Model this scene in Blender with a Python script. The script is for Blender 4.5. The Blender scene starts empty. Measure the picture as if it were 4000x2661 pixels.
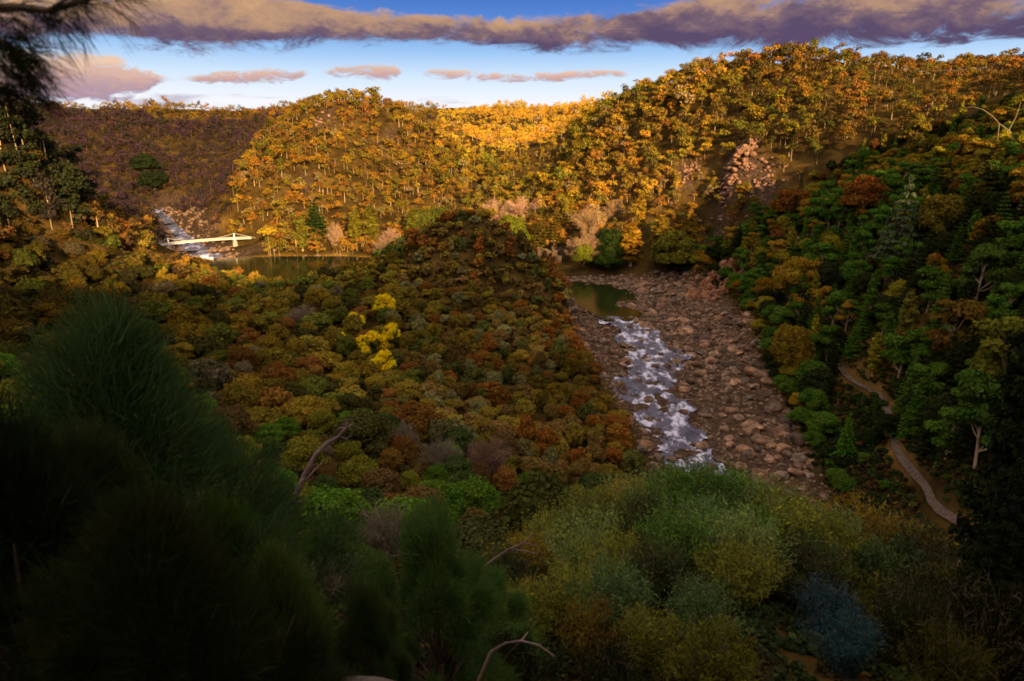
import bpy, math, random
import numpy as np

SC = bpy.context.scene
COL = SC.collection
rng = np.random.default_rng(11)
random.seed(11)
R = math.radians

# ------------------------------------------------------------------ camera geometry (metres, water of the basin at z = 0)
HC = 72.0
PITCH = R(16.0)
FPX = 683.0 / 1024 * 2357            # focal length in the units used by at()
CU, CV = 2357 / 2, 1568 / 2

def ray(U, V):
    a = (U - CU) / FPX; b = (CV - V) / FPX
    return np.array([a, math.cos(PITCH) + b * math.sin(PITCH), -math.sin(PITCH) + b * math.cos(PITCH)])

def at(U, V, d, h=0.0):
    r = ray(U, V); k = d / math.hypot(r[0], r[1])
    return np.array([r[0] * k, r[1] * k, HC + r[2] * k - h])

def atz(U, V, z):
    r = ray(U, V); k = (z - HC) / r[2]
    return np.array([r[0] * k, r[1] * k, z])

def view(x, y, z):
    c, s = math.cos(PITCH), math.sin(PITCH)
    f = y * c - (z - HC) * s; u = y * s + (z - HC) * c
    f = np.maximum(f, 1e-3)
    return CU + FPX * x / f, CV - FPX * u / f

# ------------------------------------------------------------------ noise
_T = rng.random((256, 256))
def vnoise(x, y):
    xi = np.floor(x).astype(int); yi = np.floor(y).astype(int)
    fx = x - xi; fy = y - yi
    fx = fx * fx * (3 - 2 * fx); fy = fy * fy * (3 - 2 * fy)
    a = _T[xi & 255, yi & 255]; b = _T[(xi + 1) & 255, yi & 255]
    c = _T[xi & 255, (yi + 1) & 255]; d = _T[(xi + 1) & 255, (yi + 1) & 255]
    return (a * (1 - fx) + b * fx) * (1 - fy) + (c * (1 - fx) + d * fx) * fy - 0.5

def fbm(x, y, s, o=4):
    r = 0; a = 1.0
    for i in range(o):
        r = r + a * vnoise(x / s + 17.3 * i, y / s - 9.1 * i); a *= 0.5; s *= 0.47
    return r

# ------------------------------------------------------------------ terrain control points
ctrl = []
def pol(az, d, z): ctrl.append((d * math.sin(R(az)), d * math.cos(R(az)), z))
def cp(U, V, d, h): ctrl.append(tuple(at(U, V, d, h)))
def cz(U, V, z): ctrl.append(tuple(atz(U, V, z)))
# the lookout spur we stand on; unseen hills behind and beside, shaped for shade
for a, d, z in [(0, 1.5, 69.6), (50, 1.5, 69.7), (-50, 1.5, 69.7), (120, 1.5, 70.3), (-120, 1.5, 70.3), (180, 2, 70.4), (0, 4.5, 66.4), (30, 4.5, 66.3), (-30, 4.5, 66.3)]: pol(a, d, z)
for az, d, z in [(180, 15, 74), (180, 60, 92), (180, 150, 116), (180, 320, 138), (150, 60, 92), (150, 200, 128), (-150, 60, 92),
                 (-150, 200, 108), (-120, 40, 78), (-120, 150, 92), (-120, 330, 120), (124, 40, 84), (124, 139, 142), (130, 90, 112), (114, 150, 130), (119, 300, 88),
                 (-90, 30, 70), (-90, 100, 82), (-90, 250, 88), (-90, 420, 112), (90, 30, 70), (90, 90, 72), (90, 200, 105), (90, 400, 140),
                 (-13, 8, 63.4), (0, 14, 57), (0, 25, 50.5), (0, 35, 46.5), (0, 60, 31), (0, 90, 18), (-12, 20, 54), (-12, 45, 41), (-12, 80, 27),
                 (-28, 9, 60.5), (-25, 18, 55), (-25, 40, 45), (-25, 80, 33), (-37, 12, 60), (-37, 40, 49), (-37, 80, 42), (-60, 40, 58), (-60, 100, 62),
                 (-60, 200, 68), (18, 10, 60), (18, 25, 55), (18, 36, 51.5), (18, 60, 28), (18, 85, 9), (32, 12, 59), (32, 30, 50), (32, 55, 33), (8, 34, 49.5), (25, 34, 50.8),
                 (32, 80, 20), (45, 40, 52), (45, 80, 40), (55, 60, 55), (60, 120, 60), (60, 220, 95), (-62, 260, 74), (60, 350, 125), (45, 130, 42), (45, 220, 75),
                 (-60, 330, 84), (-56, 480, 122), (-52, 650, 205), (-50, 560, 195), (-49, 730, 208), (-46, 840, 205), (-44, 1000, 195), (-45, 420, 118), (-70, 600, 160), (50, 420, 135), (50, 700, 150),
                 (-43, 1250, 150), (43, 1250, 160), (0, 1700, 150), (20, 1700, 150), (-20, 1700, 150), (-35, 1900, 150), (35, 1900, 150),
                 (180, 1500, 140), (120, 1500, 140), (-120, 1500, 150), (70, 1500, 150), (-70, 1500, 150)]:
    pol(az, d, z)
# right wooded slope and the big hill
for U, V, d, h in [(1420, 222, 620, 9), (1600, 150, 590, 9), (1830, 115, 560, 9), (2100, 130, 540, 9), (2350, 145, 520, 9),
                   (1450, 350, 500, 9), (1700, 320, 455, 9), (2000, 250, 450, 9), (2230, 290, 400, 10), (1500, 470, 425, 10), (1750, 450, 375, 10),
                   (1950, 440, 325, 10), (2150, 440, 280, 10), (2340, 420, 240, 10), (1400, 560, 405, 11), (1600, 560, 375, 12), (1800, 600, 290, 10),
                   (1950, 600, 255, 10), (2150, 600, 220, 11), (2310, 700, 175, 11), (2180, 800, 172, 11), (1850, 720, 236, 10), (1960, 760, 218, 9)]:
    cp(U, V, d, h)
pol(6, 720, 90); pol(15, 760, 105); pol(25, 700, 120); pol(33, 700, 125)
# path level, bed edges
PATH_FAR = [atz(U, V, z) for U, V, z in [(1640, 572, 9), (1690, 597, 9), (1730, 612, 9)]]
PATH = [atz(U, V, z) for U, V, z in [(1925, 832, 9), (1938, 858, 9), (1965, 882, 9.2), (2010, 900, 9.5), (2040, 935, 9.8), (2052, 985, 10), (2062, 1040, 10.5),
                                     (2100, 1085, 11), (2135, 1125, 12), (2150, 1165, 12.6), (2190, 1195, 13.2), (2225, 1215, 14), (2290, 1240, 15)]]
for p in PATH_FAR + PATH: ctrl.append(tuple(p))
def zriv(y): return np.interp(y, [105, 290, 420], [-5.0, 0.0, 0.6])
BL = [(1290, 640, 1), (1320, 765, 0.5), (1345, 800, .3), (1425, 915, -.6), (1510, 1070, -2), (1560, 1180, -3.5), (1590, 1330, -5)]
BR = [(1560, 632, 2), (1640, 680, 1.5), (1700, 735, 1), (1735, 820, 1), (1805, 950, 0), (1865, 1090, -1), (1925, 1230, -2), (1990, 1330, -3)]
BLw = [atz(*q) for q in BL]; BRw = [atz(*q) for q in BR]
for p in BLw + BRw: ctrl.append(tuple(p))
for q in [(1400, 700, 0), (1480, 780, -.3), (1520, 900, -1), (1600, 1050, -3), (1430, 622, 3), (1340, 615, 4)]: cz(*q)
# central knoll
for U, V, d, h in [(1070, 512, 300, -6), (1120, 522, 300, -6), (1180, 555, 300, -5), (1262, 635, 305, -1), (1020, 525, 305, -4), (1215, 600, 302, -3), (930, 560, 325, 1), (860, 615, 345, 3), (1100, 620, 268, 0), (1000, 700, 235, 2),
                   (1150, 750, 220, 4), (1250, 850, 190, 4), (1000, 850, 175, 4), (1395, 950, 160, 4), (1455, 1050, 142, 4), (1200, 1000, 128, 4),
                   (1000, 960, 125, 4), (1310, 780, 232, 3), (1300, 1080, 112, 4), (1100, 1100, 92, 4),
                   (600, 670, 260, 5), (300, 650, 262, 5), (110, 610, 240, 5), (50, 760, 150, 5), (250, 760, 170, 5), (500, 800, 180, 5), (720, 800, 190, 5),
                   (450, 900, 115, 5), (760, 960, 98, 5), (900, 1060, 80, 5), (720, 672, 300, 5), (460, 620, 330, 5), (300, 590, 330, 5)]:
    cp(U, V, d, h)
# left ridge beside the gorge
for U, V, d, h in [(0, 262, 300, 7), (70, 275, 330, 7), (200, 390, 400, 7), (330, 510, 462, 8), (100, 410, 325, 7), (200, 500, 378, 7), (280, 550, 420, 7), (50, 500, 280, 7), (330, 575, 415, 6), (390, 592, 425, 6), (450, 606, 430, 6), (520, 612, 430, 6)]:
    cp(U, V, d, h)
pol(-31, 560, 25); pol(-35, 560, 60); pol(-27, 640, 8); pol(-38, 520, 105); pol(-33, 480, 45)
# gorge beyond the bridge
for q in [(362, 568, 4.4), (388, 566, 1.5), (540, 556, 1.5), (578, 551, 5), (600, 560, 5), (440, 575, -2), (410, 590, -1), (470, 596, -2), (350, 562, 7)]: cz(*q)
for q in [(365, 478, 9), (385, 505, 6), (410, 530, 3), (430, 555, 0), (470, 585, -2), (440, 490, 8), (345, 500, 9)]: cz(*q)
# middle hill
for U, V, d, h in [(640, 258, 780, 5), (800, 222, 680, 3), (860, 230, 690, 4), (950, 264, 720, 8), (720, 240, 720, 5), (700, 400, 580, 9), (560, 420, 570, 9), (900, 400, 590, 9),
                   (490, 490, 535, 6), (560, 330, 690, 5), (520, 400, 610, 5), (1000, 450, 545, 9), (1120, 530, 520, 9), (700, 500, 520, 9)]:
    cp(U, V, d, h)
cz(600, 575, 2); cz(750, 575, 2); cz(850, 580, 2); cz(520, 570, 3)
pol(-13, 820, 80); pol(-8, 840, 85); pol(-20, 920, 72); pol(-21.6, 700, 38); pol(-20.2, 800, 50); pol(-18.3, 880, 66); pol(-23.5, 640, 22)
# far middle and far left
for U, V, d, h in [(1200, 430, 560, 9), (1200, 345, 800, 9), (1100, 305, 950, 9), (1000, 258, 1150, 9), (1150, 248, 1150, 9), (1400, 240, 1100, 9),
                   (1300, 290, 850, 9), (1290, 400, 600, 9), (0, 258, 1200, 9), (200, 248, 1200, 9), (430, 248, 1200, 9), (620, 252, 1200, 9),
                   (300, 335, 960, 9), (500, 335, 960, 9), (260, 405, 860, 9), (410, 430, 830, 9), (480, 440, 800, 9)]:
    cp(U, V, d, h)
C = np.array(ctrl)
_d = np.hypot(C[:, 0][:, None] - C[:, 0], C[:, 1][:, None] - C[:, 1])
_n = len(C)
_A = np.zeros((_n + 1, _n + 1)); _A[:_n, :_n] = -_d + np.eye(_n) * 0.4; _A[:_n, _n] = 1; _A[_n, :_n] = 1
_W = np.linalg.solve(_A, np.append(C[:, 2], 0))

def seg_dist(x, y, poly, closed=True):
    best = np.full(x.shape, 1e9); n = len(poly)
    for i in range(n if closed else n - 1):
        a = poly[i]; b = poly[(i + 1) % n]
        vx, vy = b[0] - a[0], b[1] - a[1]; L = vx * vx + vy * vy + 1e-9
        t = np.clip(((x - a[0]) * vx + (y - a[1]) * vy) / L, 0, 1)
        best = np.minimum(best, np.hypot(x - a[0] - t * vx, y - a[1] - t * vy))
    return best

def inside(x, y, poly):
    r = np.zeros(x.shape, bool); n = len(poly)
    for i in range(n):
        a = poly[i]; b = poly[(i + 1) % n]
        if a[1] == b[1]: continue
        c = ((a[1] > y) != (b[1] > y)) & (x < (b[0] - a[0]) * (y - a[1]) / (b[1] - a[1]) + a[0])
        r ^= c
    return r

def sdist(x, y, poly):
    return np.where(inside(x, y, poly), -1.0, 1.0) * seg_dist(x, y, poly)

BED = [tuple(p[:2]) for p in BLw] + [tuple(p[:2]) for p in BRw[::-1]]
BASIN = [tuple(atz(U, V, 0)[:2]) for U, V in [(480, 606), (530, 597), (640, 593), (760, 592), (850, 596), (880, 608), (875, 640), (800, 672), (660, 678), (560, 660), (500, 630)]]
GORGE = [tuple(atz(U, V, z)[:2]) for U, V, z in [(352, 480, 9), (372, 480, 9), (400, 502, 6), (432, 530, 3), (455, 552, .5), (500, 590, 0), (440, 597, 0), (400, 560, .5), (380, 530, 3), (362, 503, 6)]]

def H(x, y):
    x = np.asarray(x, float); y = np.asarray(y, float); sh = x.shape
    x = x.ravel(); y = y.ravel()
    z = np.full(x.shape, _W[_n])
    for i in range(_n): z = z - _W[i] * np.hypot(x - C[i, 0], y - C[i, 1])
    d = np.hypot(x, y)
    amp = np.clip((d - 8) / 500, 0, 1) * 9 + 0.6
    amp = amp * np.clip((z - 1) / 25, 0.06, 1)
    z = z + amp * fbm(x, y, 70, 4) + 0.25 * fbm(x, y, 5, 2) * np.clip(d / 10, 0, 1)
    far = np.clip((d - 1500) / 800, 0, 1); z = z * (1 - far) + far * (120 + 25 * fbm(x, y, 700, 3))
    near = d < 700
    s = np.full(x.shape, 99.0); s[near] = sdist(x[near], y[near], BED)
    t = np.clip(0.5 - s / 8, 0, 1)
    z = z * (1 - t) + t * (zriv(y) + 0.9 * fbm(x, y, 9, 3) + np.clip(np.abs(s + 30) / 30 - 0.6, 0, 1) * 1.2)
    for poly, dep in ((BASIN, -2.5),):
        s = np.full(x.shape, 99.0); s[near] = sdist(x[near], y[near], poly)
        t = np.clip(0.5 - s / 7, 0, 1); z = z * (1 - t) + t * dep
    s = np.full(x.shape, 99.0); m = (d > 400) & (d < 900); s[m] = sdist(x[m], y[m], GORGE)
    t = np.clip(0.5 - s / 8, 0, 1); gz = np.interp(d, [470, 520, 650, 820], [-2.5, -1.2, 1.8, 8])
    z = z * (1 - t) + t * gz
    s = seg_dist(x, y, [(-239.0, 472.0), (-199.0, 496.5)], False); t = np.clip(1.6 - s / 12, 0, 1)
    z = z * (1 - t) + np.minimum(z, .3) * t
    return z.reshape(sh)
def h1(x, y): return float(H(np.array([x]), np.array([y]))[0])

# ------------------------------------------------------------------ mesh helpers
class MB:
    def __init__(self): self.v = []; self.q = []; self.t = []; self.qm = []; self.tm = []; self.n = 0; self.leaf = []; self.tint = []
    def add(self, v, q=None, t=None, m=0, leaf=None, tint=None):
        v = np.asarray(v, float)
        if q is not None and len(q): self.q.append(np.asarray(q, int) + self.n); self.qm.append(np.full(len(q), m))
        if t is not None and len(t): self.t.append(np.asarray(t, int) + self.n); self.tm.append(np.full(len(t), m))
        self.v.append(v); self.n += len(v)
        self.leaf.append(np.full(len(v), 0.5) if leaf is None else np.asarray(leaf, float))
        if tint is not None: self.tint.append(np.broadcast_to(np.asarray(tint, float), (len(v), 3)))
        else: self.tint.append(np.full((len(v), 3), 0.1))
    def mesh(self, name, mats, smooth=False, tint=False):
        me = bpy.data.meshes.new(name)
        v = np.concatenate(self.v).astype(np.float32)
        q = np.concatenate(self.q) if self.q else np.zeros((0, 4), int)
        t = np.concatenate(self.t) if self.t else np.zeros((0, 3), int)
        me.vertices.add(len(v)); me.vertices.foreach_set('co', v.ravel())
        lv = np.concatenate([q.ravel(), t.ravel()]).astype(np.int32)
        me.loops.add(len(lv)); me.loops.foreach_set('vertex_index', lv)
        st = np.concatenate([np.arange(len(q)) * 4, len(q) * 4 + np.arange(len(t)) * 3]).astype(np.int32)
        me.polygons.add(len(st)); me.polygons.foreach_set('loop_start', st)
        mi = np.concatenate((self.qm + self.tm) or [np.zeros(0)]).astype(np.int32)
        me.polygons.foreach_set('material_index', mi)
        me.polygons.foreach_set('use_smooth', np.full(len(st), smooth))
        a = me.attributes.new('leaf', 'FLOAT', 'POINT'); a.data.foreach_set('value', np.concatenate(self.leaf).astype(np.float32))
        if tint:
            a = me.attributes.new('tint', 'FLOAT_COLOR', 'POINT')
            c = np.ones((len(v), 4), np.float32); c[:, :3] = np.concatenate(self.tint)
            a.data.foreach_set('color', c.ravel())
        for m in mats: me.materials.append(m)
        me.update(calc_edges=True)
        return me

def tag(o, label=None, cat=None, group=None, kind=None):
    if label: o['label'] = label
    if cat: o['category'] = cat
    if group: o['group'] = group
    if kind: o['kind'] = kind
    return o
def obj(name, me, parent=None):
    o = bpy.data.objects.new(name, me); COL.objects.link(o)
    if parent: o.parent = parent
    return o
def empty(name, loc=(0, 0, 0)):
    o = bpy.data.objects.new(name, None); COL.objects.link(o); o.location = loc; o.empty_display_size = 0.3
    return o

def unit(v): return v / (np.linalg.norm(v, axis=-1, keepdims=True) + 1e-9)
def rdir(n): return unit(rng.normal(size=(n, 3)))
def cards(c, nrm, s, asp=0.7):
    n = len(c); t = unit(np.cross(nrm, rdir(n))); b = np.cross(nrm, t)
    s = np.broadcast_to(s, (n,))[:, None]
    v = np.stack([c + t * s, c + b * s * asp, c - t * s, c - b * s * asp], 1).reshape(-1, 3)
    return v, np.arange(4 * n).reshape(-1, 4)
def needles(c, d, L, w):
    n = len(c); s = unit(np.cross(d, rdir(n))) * np.broadcast_to(w, (n,))[:, None]
    L = np.broadcast_to(L, (n,))[:, None]
    bend = c + d * L * .55 + np.array([0, 0, -0.04]) * L
    v = np.stack([c - s, c + s, bend + s * .8, bend - s * .8, c + d * L + np.array([0, 0, -.14]) * L], 1).reshape(-1, 3)
    k = np.arange(n)[:, None] * 5
    return v, k + np.array([0, 1, 2, 3]), k + np.array([3, 2, 4])
OCT = np.array([[1, 0, 0], [-1, 0, 0], [0, 1, 0], [0, -1, 0], [0, 0, 1], [0, 0, -1]], float)
OCTF = np.array([[0, 2, 4], [2, 1, 4], [1, 3, 4], [3, 0, 4], [2, 0, 5], [1, 2, 5], [3, 1, 5], [0, 3, 5]])
def ico(sub):
    import bmesh
    bm = bmesh.new(); bmesh.ops.create_icosphere(bm, subdivisions=sub, radius=1)
    v = np.array([x.co[:] for x in bm.verts]); f = np.array([[y.index for y in x.verts] for x in bm.faces]); bm.free()
    return v, f
ICO1, ICO2, ICO3 = ico(1), ico(2), ico(3)
def tube(mb, pts, rad, m=0, sides=5, tint=None):
    pts = np.asarray(pts, float); n = len(pts); rad = np.broadcast_to(rad, (n,))
    d = unit(np.gradient(pts, axis=0)); up = np.array([0.31, 0.17, 0.9]) if abs(d[0][2]) < .9 else np.array([1, .1, 0.])
    a = unit(np.cross(d, up)); b = np.cross(d, a)
    th = np.arange(sides) * 2 * math.pi / sides
    v = (pts[:, None] + rad[:, None, None] * (a[:, None] * np.cos(th)[None, :, None] + b[:, None] * np.sin(th)[None, :, None])).reshape(-1, 3)
    q = [(i * sides + j, i * sides + (j + 1) % sides, (i + 1) * sides + (j + 1) % sides, (i + 1) * sides + j) for i in range(n - 1) for j in range(sides)]
    mb.add(v, q, m=m, tint=tint)
def wander(p, d, L, n, jit, lift=0.0):
    pts = [np.array(p, float)]; d = np.array(d, float)
    for i in range(n):
        d = d + rng.normal(size=3) * jit; d[2] += lift; d = d / np.linalg.norm(d)
        pts.append(pts[-1] + d * L / n)
    return np.array(pts)

# ------------------------------------------------------------------ materials
def mat(name):
    m = bpy.data.materials.new(name); m.use_nodes = True; nt = m.node_tree; nt.nodes.clear()
    out = nt.nodes.new('ShaderNodeOutputMaterial'); return m, nt, out
def N(nt, t, **k):
    n = nt.nodes.new('ShaderNode' + t)
    for a, b in k.items():
        if a.startswith('i_'): n.inputs[a[2:].replace('_', ' ')].default_value = b
        else: setattr(n, a, b)
    return n
def ramp(nt, fac, stops, interp='LINEAR'):
    r = N(nt, 'ValToRGB'); r.color_ramp.interpolation = interp
    e = r.color_ramp.elements
    while len(e) < len(stops): e.new(0.5)
    for x, (p, c) in zip(e, stops):
        x.position = p; x.color = (*c, 1) if len(c) == 3 else c
    nt.links.new(fac, r.inputs[0]); return r
def math_(nt, op, a, b=None, clamp=False):
    n = N(nt, 'Math', operation=op, use_clamp=clamp)
    for i, s in enumerate((a, b)):
        if s is None: continue
        if isinstance(s, (int, float)): n.inputs[i].default_value = s
        else: nt.links.new(s, n.inputs[i])
    return n.outputs[0]

def foliage(name, src='object', trans=0.25, noise=4.0, lo=0.55, hi=1.5):
    m, nt, out = mat(name)
    if src == 'object': col = N(nt, 'ObjectInfo').outputs['Color']
    else:
        a = N(nt, 'Attribute', attribute_name='tint'); col = a.outputs['Color']
    lf = N(nt, 'Attribute', attribute_name='leaf').outputs['Fac']
    geo = N(nt, 'NewGeometry')
    nz = N(nt, 'TexNoise', i_Scale=1.0 / noise, i_Detail=2.0); nt.links.new(geo.outputs['Position'], nz.inputs['Vector'])
    val = math_(nt, 'MULTIPLY_ADD', lf, hi - lo); nt.nodes[-1].inputs[2].default_value = lo
    hs = N(nt, 'HueSaturation'); nt.links.new(col, hs.inputs['Color']); nt.links.new(val, hs.inputs['Value'])
    hue = math_(nt, 'MULTIPLY_ADD', nz.outputs[0], 0.09); nt.nodes[-1].inputs[2].default_value = 0.455
    nt.links.new(hue, hs.inputs['Hue'])
    d = N(nt, 'BsdfDiffuse'); nt.links.new(hs.outputs[0], d.inputs['Color'])
    if trans > 0:
        t = N(nt, 'BsdfTranslucent'); nt.links.new(hs.outputs[0], t.inputs['Color'])
        mx = N(nt, 'MixShader'); mx.inputs[0].default_value = trans
        nt.links.new(d.outputs[0], mx.inputs[1]); nt.links.new(t.outputs[0], mx.inputs[2]); nt.links.new(mx.outputs[0], out.inputs[0])
    else: nt.links.new(d.outputs[0], out.inputs[0])
    return m

def simple(name, stops, scale=1.0, rough=0.9, bump=0.0, detail=5.0, objcol=False, stretch=None):
    m, nt, out = mat(name)
    geo = N(nt, 'TexCoord'); vec = geo.outputs['Object']
    if stretch:
        mp = N(nt, 'Mapping'); mp.inputs['Scale'].default_value = stretch; nt.links.new(vec, mp.inputs[0]); vec = mp.outputs[0]
    nz = N(nt, 'TexNoise', i_Scale=scale, i_Detail=detail, i_Roughness=0.65); nt.links.new(vec, nz.inputs['Vector'])
    r = ramp(nt, nz.outputs[0], stops); col = r.outputs[0]
    if objcol:
        mx = N(nt, 'Mix', data_type='RGBA', blend_type='MULTIPLY'); mx.inputs[0].default_value = 1
        nt.links.new(col, mx.inputs[6]); nt.links.new(N(nt, 'ObjectInfo').outputs['Color'], mx.inputs[7]); col = mx.outputs[2]
    b = N(nt, 'BsdfPrincipled', i_Roughness=rough); b.inputs['Specular IOR Level'].default_value = 0.25
    nt.links.new(col, b.inputs['Base Color'])
    if bump:
        bp = N(nt, 'Bump', i_Strength=bump, i_Distance=0.3); nt.links.new(nz.outputs[0], bp.inputs['Height']); nt.links.new(bp.outputs[0], b.inputs['Normal'])
    nt.links.new(b.outputs[0], out.inputs[0]); return m

M_LEAF = foliage('leaf_clumps')
M_NEEDLE = foliage('needle_foliage', trans=0.3, noise=0.8, lo=0.4, hi=1.7)
M_FAR = foliage('hill_forest_leaves', src='tint', trans=0.0, noise=14.0)
M_BARK = simple('bark', [(0.3, (0.03, 0.018, 0.012)), (0.7, (0.10, 0.065, 0.045))], 3.0)
M_PALE = simple('pale_gum_bark', [(0.3, (0.20, 0.13, 0.08)), (0.7, (0.52, 0.40, 0.29))], 1.2)
M_DIMGUM = simple('grey_gum_bark', [(0.3, (0.10, 0.07, 0.045)), (0.7, (0.30, 0.22, 0.15))], 1.2)
M_PINKBARK = simple('weathered_bark', [(0.3, (0.05, 0.033, 0.035)), (0.7, (0.22, 0.145, 0.145))], 2.5, bump=.5)
M_ROCK = simple('boulder_rock', [(0.3, (0.03, 0.023, 0.018)), (0.5, (0.15, 0.108, 0.082)), (0.72, (0.34, 0.255, 0.195))], 0.7, bump=.7, objcol=True)
M_TWIG = simple('shrub_twigs', [(0.3, (0.022, 0.018, 0.012)), (0.7, (0.13, 0.095, 0.07))], 3.0)
M_WHITE = simple('white_paint', [(0.3, (0.70, 0.69, 0.70)), (0.7, (0.84, 0.84, 0.86))], 0.5)
M_STONE = simple('stone_pier', [(0.3, (0.25, 0.19, 0.15)), (0.7, (0.45, 0.36, 0.30))], 1.0)
M_PATH = simple('path_gravel', [(0.3, (0.035, 0.024, 0.02)), (0.7, (0.115, 0.08, 0.068))], 1.1, bump=.4)
M_CABLE = simple('steel_cable', [(0.3, (0.4, 0.36, 0.32)), (0.7, (0.55, 0.5, 0.45))], 1.0)

def ground_material():
    m, nt, out = mat('hillside_ground')
    g = N(nt, 'NewGeometry')
    def nz(s, d=6.0):
        n = N(nt, 'TexNoise', i_Scale=s, i_Detail=d, i_Roughness=.65); nt.links.new(g.outputs['Position'], n.inputs['Vector']); return n.outputs[0]
    a = ramp(nt, nz(.06), [(.3, (.016, .012, .005)), (.5, (.055, .034, .011)), (.75, (.15, .088, .026))])
    rock = ramp(nt, nz(.5), [(.3, (.018, .012, .009)), (.55, (.075, .048, .035)), (.8, (.22, .145, .11))])
    rk = N(nt, 'Attribute', attribute_name='rock').outputs['Fac']
    mx = N(nt, 'Mix', data_type='RGBA'); nt.links.new(rk, mx.inputs[0]); nt.links.new(a.outputs[0], mx.inputs[6]); nt.links.new(rock.outputs[0], mx.inputs[7])
    lawn = ramp(nt, nz(.3), [(.3, (.20, .11, .018)), (.7, (.34, .20, .035))])
    lw = N(nt, 'Attribute', attribute_name='lawn').outputs['Fac']
    m2 = N(nt, 'Mix', data_type='RGBA'); nt.links.new(lw, m2.inputs[0]); nt.links.new(mx.outputs[2], m2.inputs[6]); nt.links.new(lawn.outputs[0], m2.inputs[7])
    b = N(nt, 'BsdfDiffuse'); nt.links.new(m2.outputs[2], b.inputs[0])
    bp = N(nt, 'Bump', i_Strength=.8, i_Distance=1.0); nt.links.new(nz(.4), bp.inputs['Height']); nt.links.new(bp.outputs[0], b.inputs['Normal'])
    nt.links.new(b.outputs[0], out.inputs[0]); return m
M_GROUND = ground_material()

def water_material(name, deep, foam=0.0, scale=1.0, rough=0.08, bump=.15, spec=.5):
    m, nt, out = mat(name)
    g = N(nt, 'NewGeometry')
    def nz(s, d=6.0, st=(1, 1, 1)):
        mp = N(nt, 'Mapping'); mp.inputs['Scale'].default_value = st; nt.links.new(g.outputs['Position'], mp.inputs[0])
        n = N(nt, 'TexNoise', i_Scale=s, i_Detail=d, i_Roughness=.65); nt.links.new(mp.outputs[0], n.inputs['Vector']); return n.outputs[0]
    b = N(nt, 'BsdfPrincipled', i_Roughness=rough, i_IOR=1.33); b.inputs['Specular IOR Level'].default_value = spec
    wave = nz(.8 * scale, 4.0)
    bp = N(nt, 'Bump', i_Strength=bump, i_Distance=.5); nt.links.new(wave, bp.inputs['Height']); nt.links.new(bp.outputs[0], b.inputs['Normal'])
    if foam > 0:
        f = ramp(nt, nz(.26 * scale, 10.0, (1.0, .6, 1)), [(.60 - foam * .30, (0, 0, 0)), (.68 - foam * .22, (1, 1, 1))])
        c = N(nt, 'Mix', data_type='RGBA'); nt.links.new(f.outputs[0], c.inputs[0]); c.inputs[6].default_value = (*deep, 1); c.inputs[7].default_value = (.58, .58, .84, 1)
        nt.links.new(c.outputs[2], b.inputs['Base Color'])
        rr = math_(nt, 'MULTIPLY_ADD', f.outputs[0], .6); nt.nodes[-1].inputs[2].default_value = rough; nt.links.new(rr, b.inputs['Roughness'])
    else: b.inputs['Base Color'].default_value = (*deep, 1)
    nt.links.new(b.outputs[0], out.inputs[0]); return m
M_POOL = water_material('still_water', (.012, .018, .005), rough=.06, bump=.05, spec=.14)
M_RAPID = water_material('white_water', (.045, .045, .10), foam=.36, rough=.2, bump=1.0)

# ------------------------------------------------------------------ the setting: hillside ground
az = np.concatenate([np.linspace(-180, -50, 66)[:-1], np.linspace(-50, 50, 501), np.linspace(50, 180, 66)[1:]])
ds = np.concatenate([[0.01], np.geomspace(1.0, 1500, 330), [2000, 2800, 4000, 6500]])
AZ, DS = np.meshgrid(np.radians(az), ds, indexing='ij')
GX, GY = DS * np.sin(AZ), DS * np.cos(AZ)
GZ = H(GX, GY)
na, nd = GX.shape
mb = MB()
ii, jj = np.meshgrid(np.arange(na - 1), np.arange(nd - 1), indexing='ij')
q = np.stack([ii * nd + jj, (ii + 1) * nd + jj, (ii + 1) * nd + jj + 1, ii * nd + jj + 1], -1).reshape(-1, 4)
mb.add(np.stack([GX, GY, GZ], -1).reshape(-1, 3), q[:, ::-1])
gme = mb.mesh('hillside', [M_GROUND], smooth=True)
fx, fy = GX.ravel(), GY.ravel()
bedm = np.clip(.6 - sdist(fx, fy, BED) / 5, 0, 1)
ROCKS = [(at(1705, 300, 455), 13), (at(1590, 300, 480), 8), (at(1765, 345, 440), 9), (at(700, 400, 580), 9), (at(740, 260, 660), 12), (at(620, 540, 510), 9), (at(1690, 530, 340), 16),
         (at(1660, 560, 350), 12), (at(530, 500, 530), 8), (at(1620, 590, 350), 10), (at(900, 290, 650), 9), (at(2090, 1235, 112), 5), (at(2200, 1340, 95), 5), (at(1840, 450, 330), 9), (at(1660, 400, 440), 8),
         (at(400, 450, 820), 25), (at(500, 440, 790), 20), (at(1370, 930, 162), 3), (at(270, 480, 405), 14), (at(1180, 990, 128), 3), (at(690, 420, 575), 8), (at(560, 580, 500), 10)]
def rockmask(x, y):
    r = np.zeros(x.shape)
    for p, rad in ROCKS: r = np.maximum(r, np.clip(1.4 - np.hypot(x - p[0], y - p[1]) / rad + fbm(x, y, rad * .6, 3) * 1.2, 0, 1))
    return r
gorge_m = np.clip(1.3 - sdist(fx, fy, GORGE) / 14, 0, 1) * (np.hypot(fx, fy) > 470)
shore = sdist(fx, fy, BASIN)
far_shore = np.clip(1 - np.abs(shore - 2) / 9, 0, 1) * ((fy > 395) & (fx > -190)) * (np.hypot(fx, fy) > 440)
a = gme.attributes.new('rock', 'FLOAT', 'POINT'); a.data.foreach_set('value', np.maximum(np.maximum(bedm, rockmask(fx, fy)), gorge_m).astype(np.float32))
a = gme.attributes.new('lawn', 'FLOAT', 'POINT'); a.data.foreach_set('value', np.clip(far_shore * 2.0, 0, 1).astype(np.float32))
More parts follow.
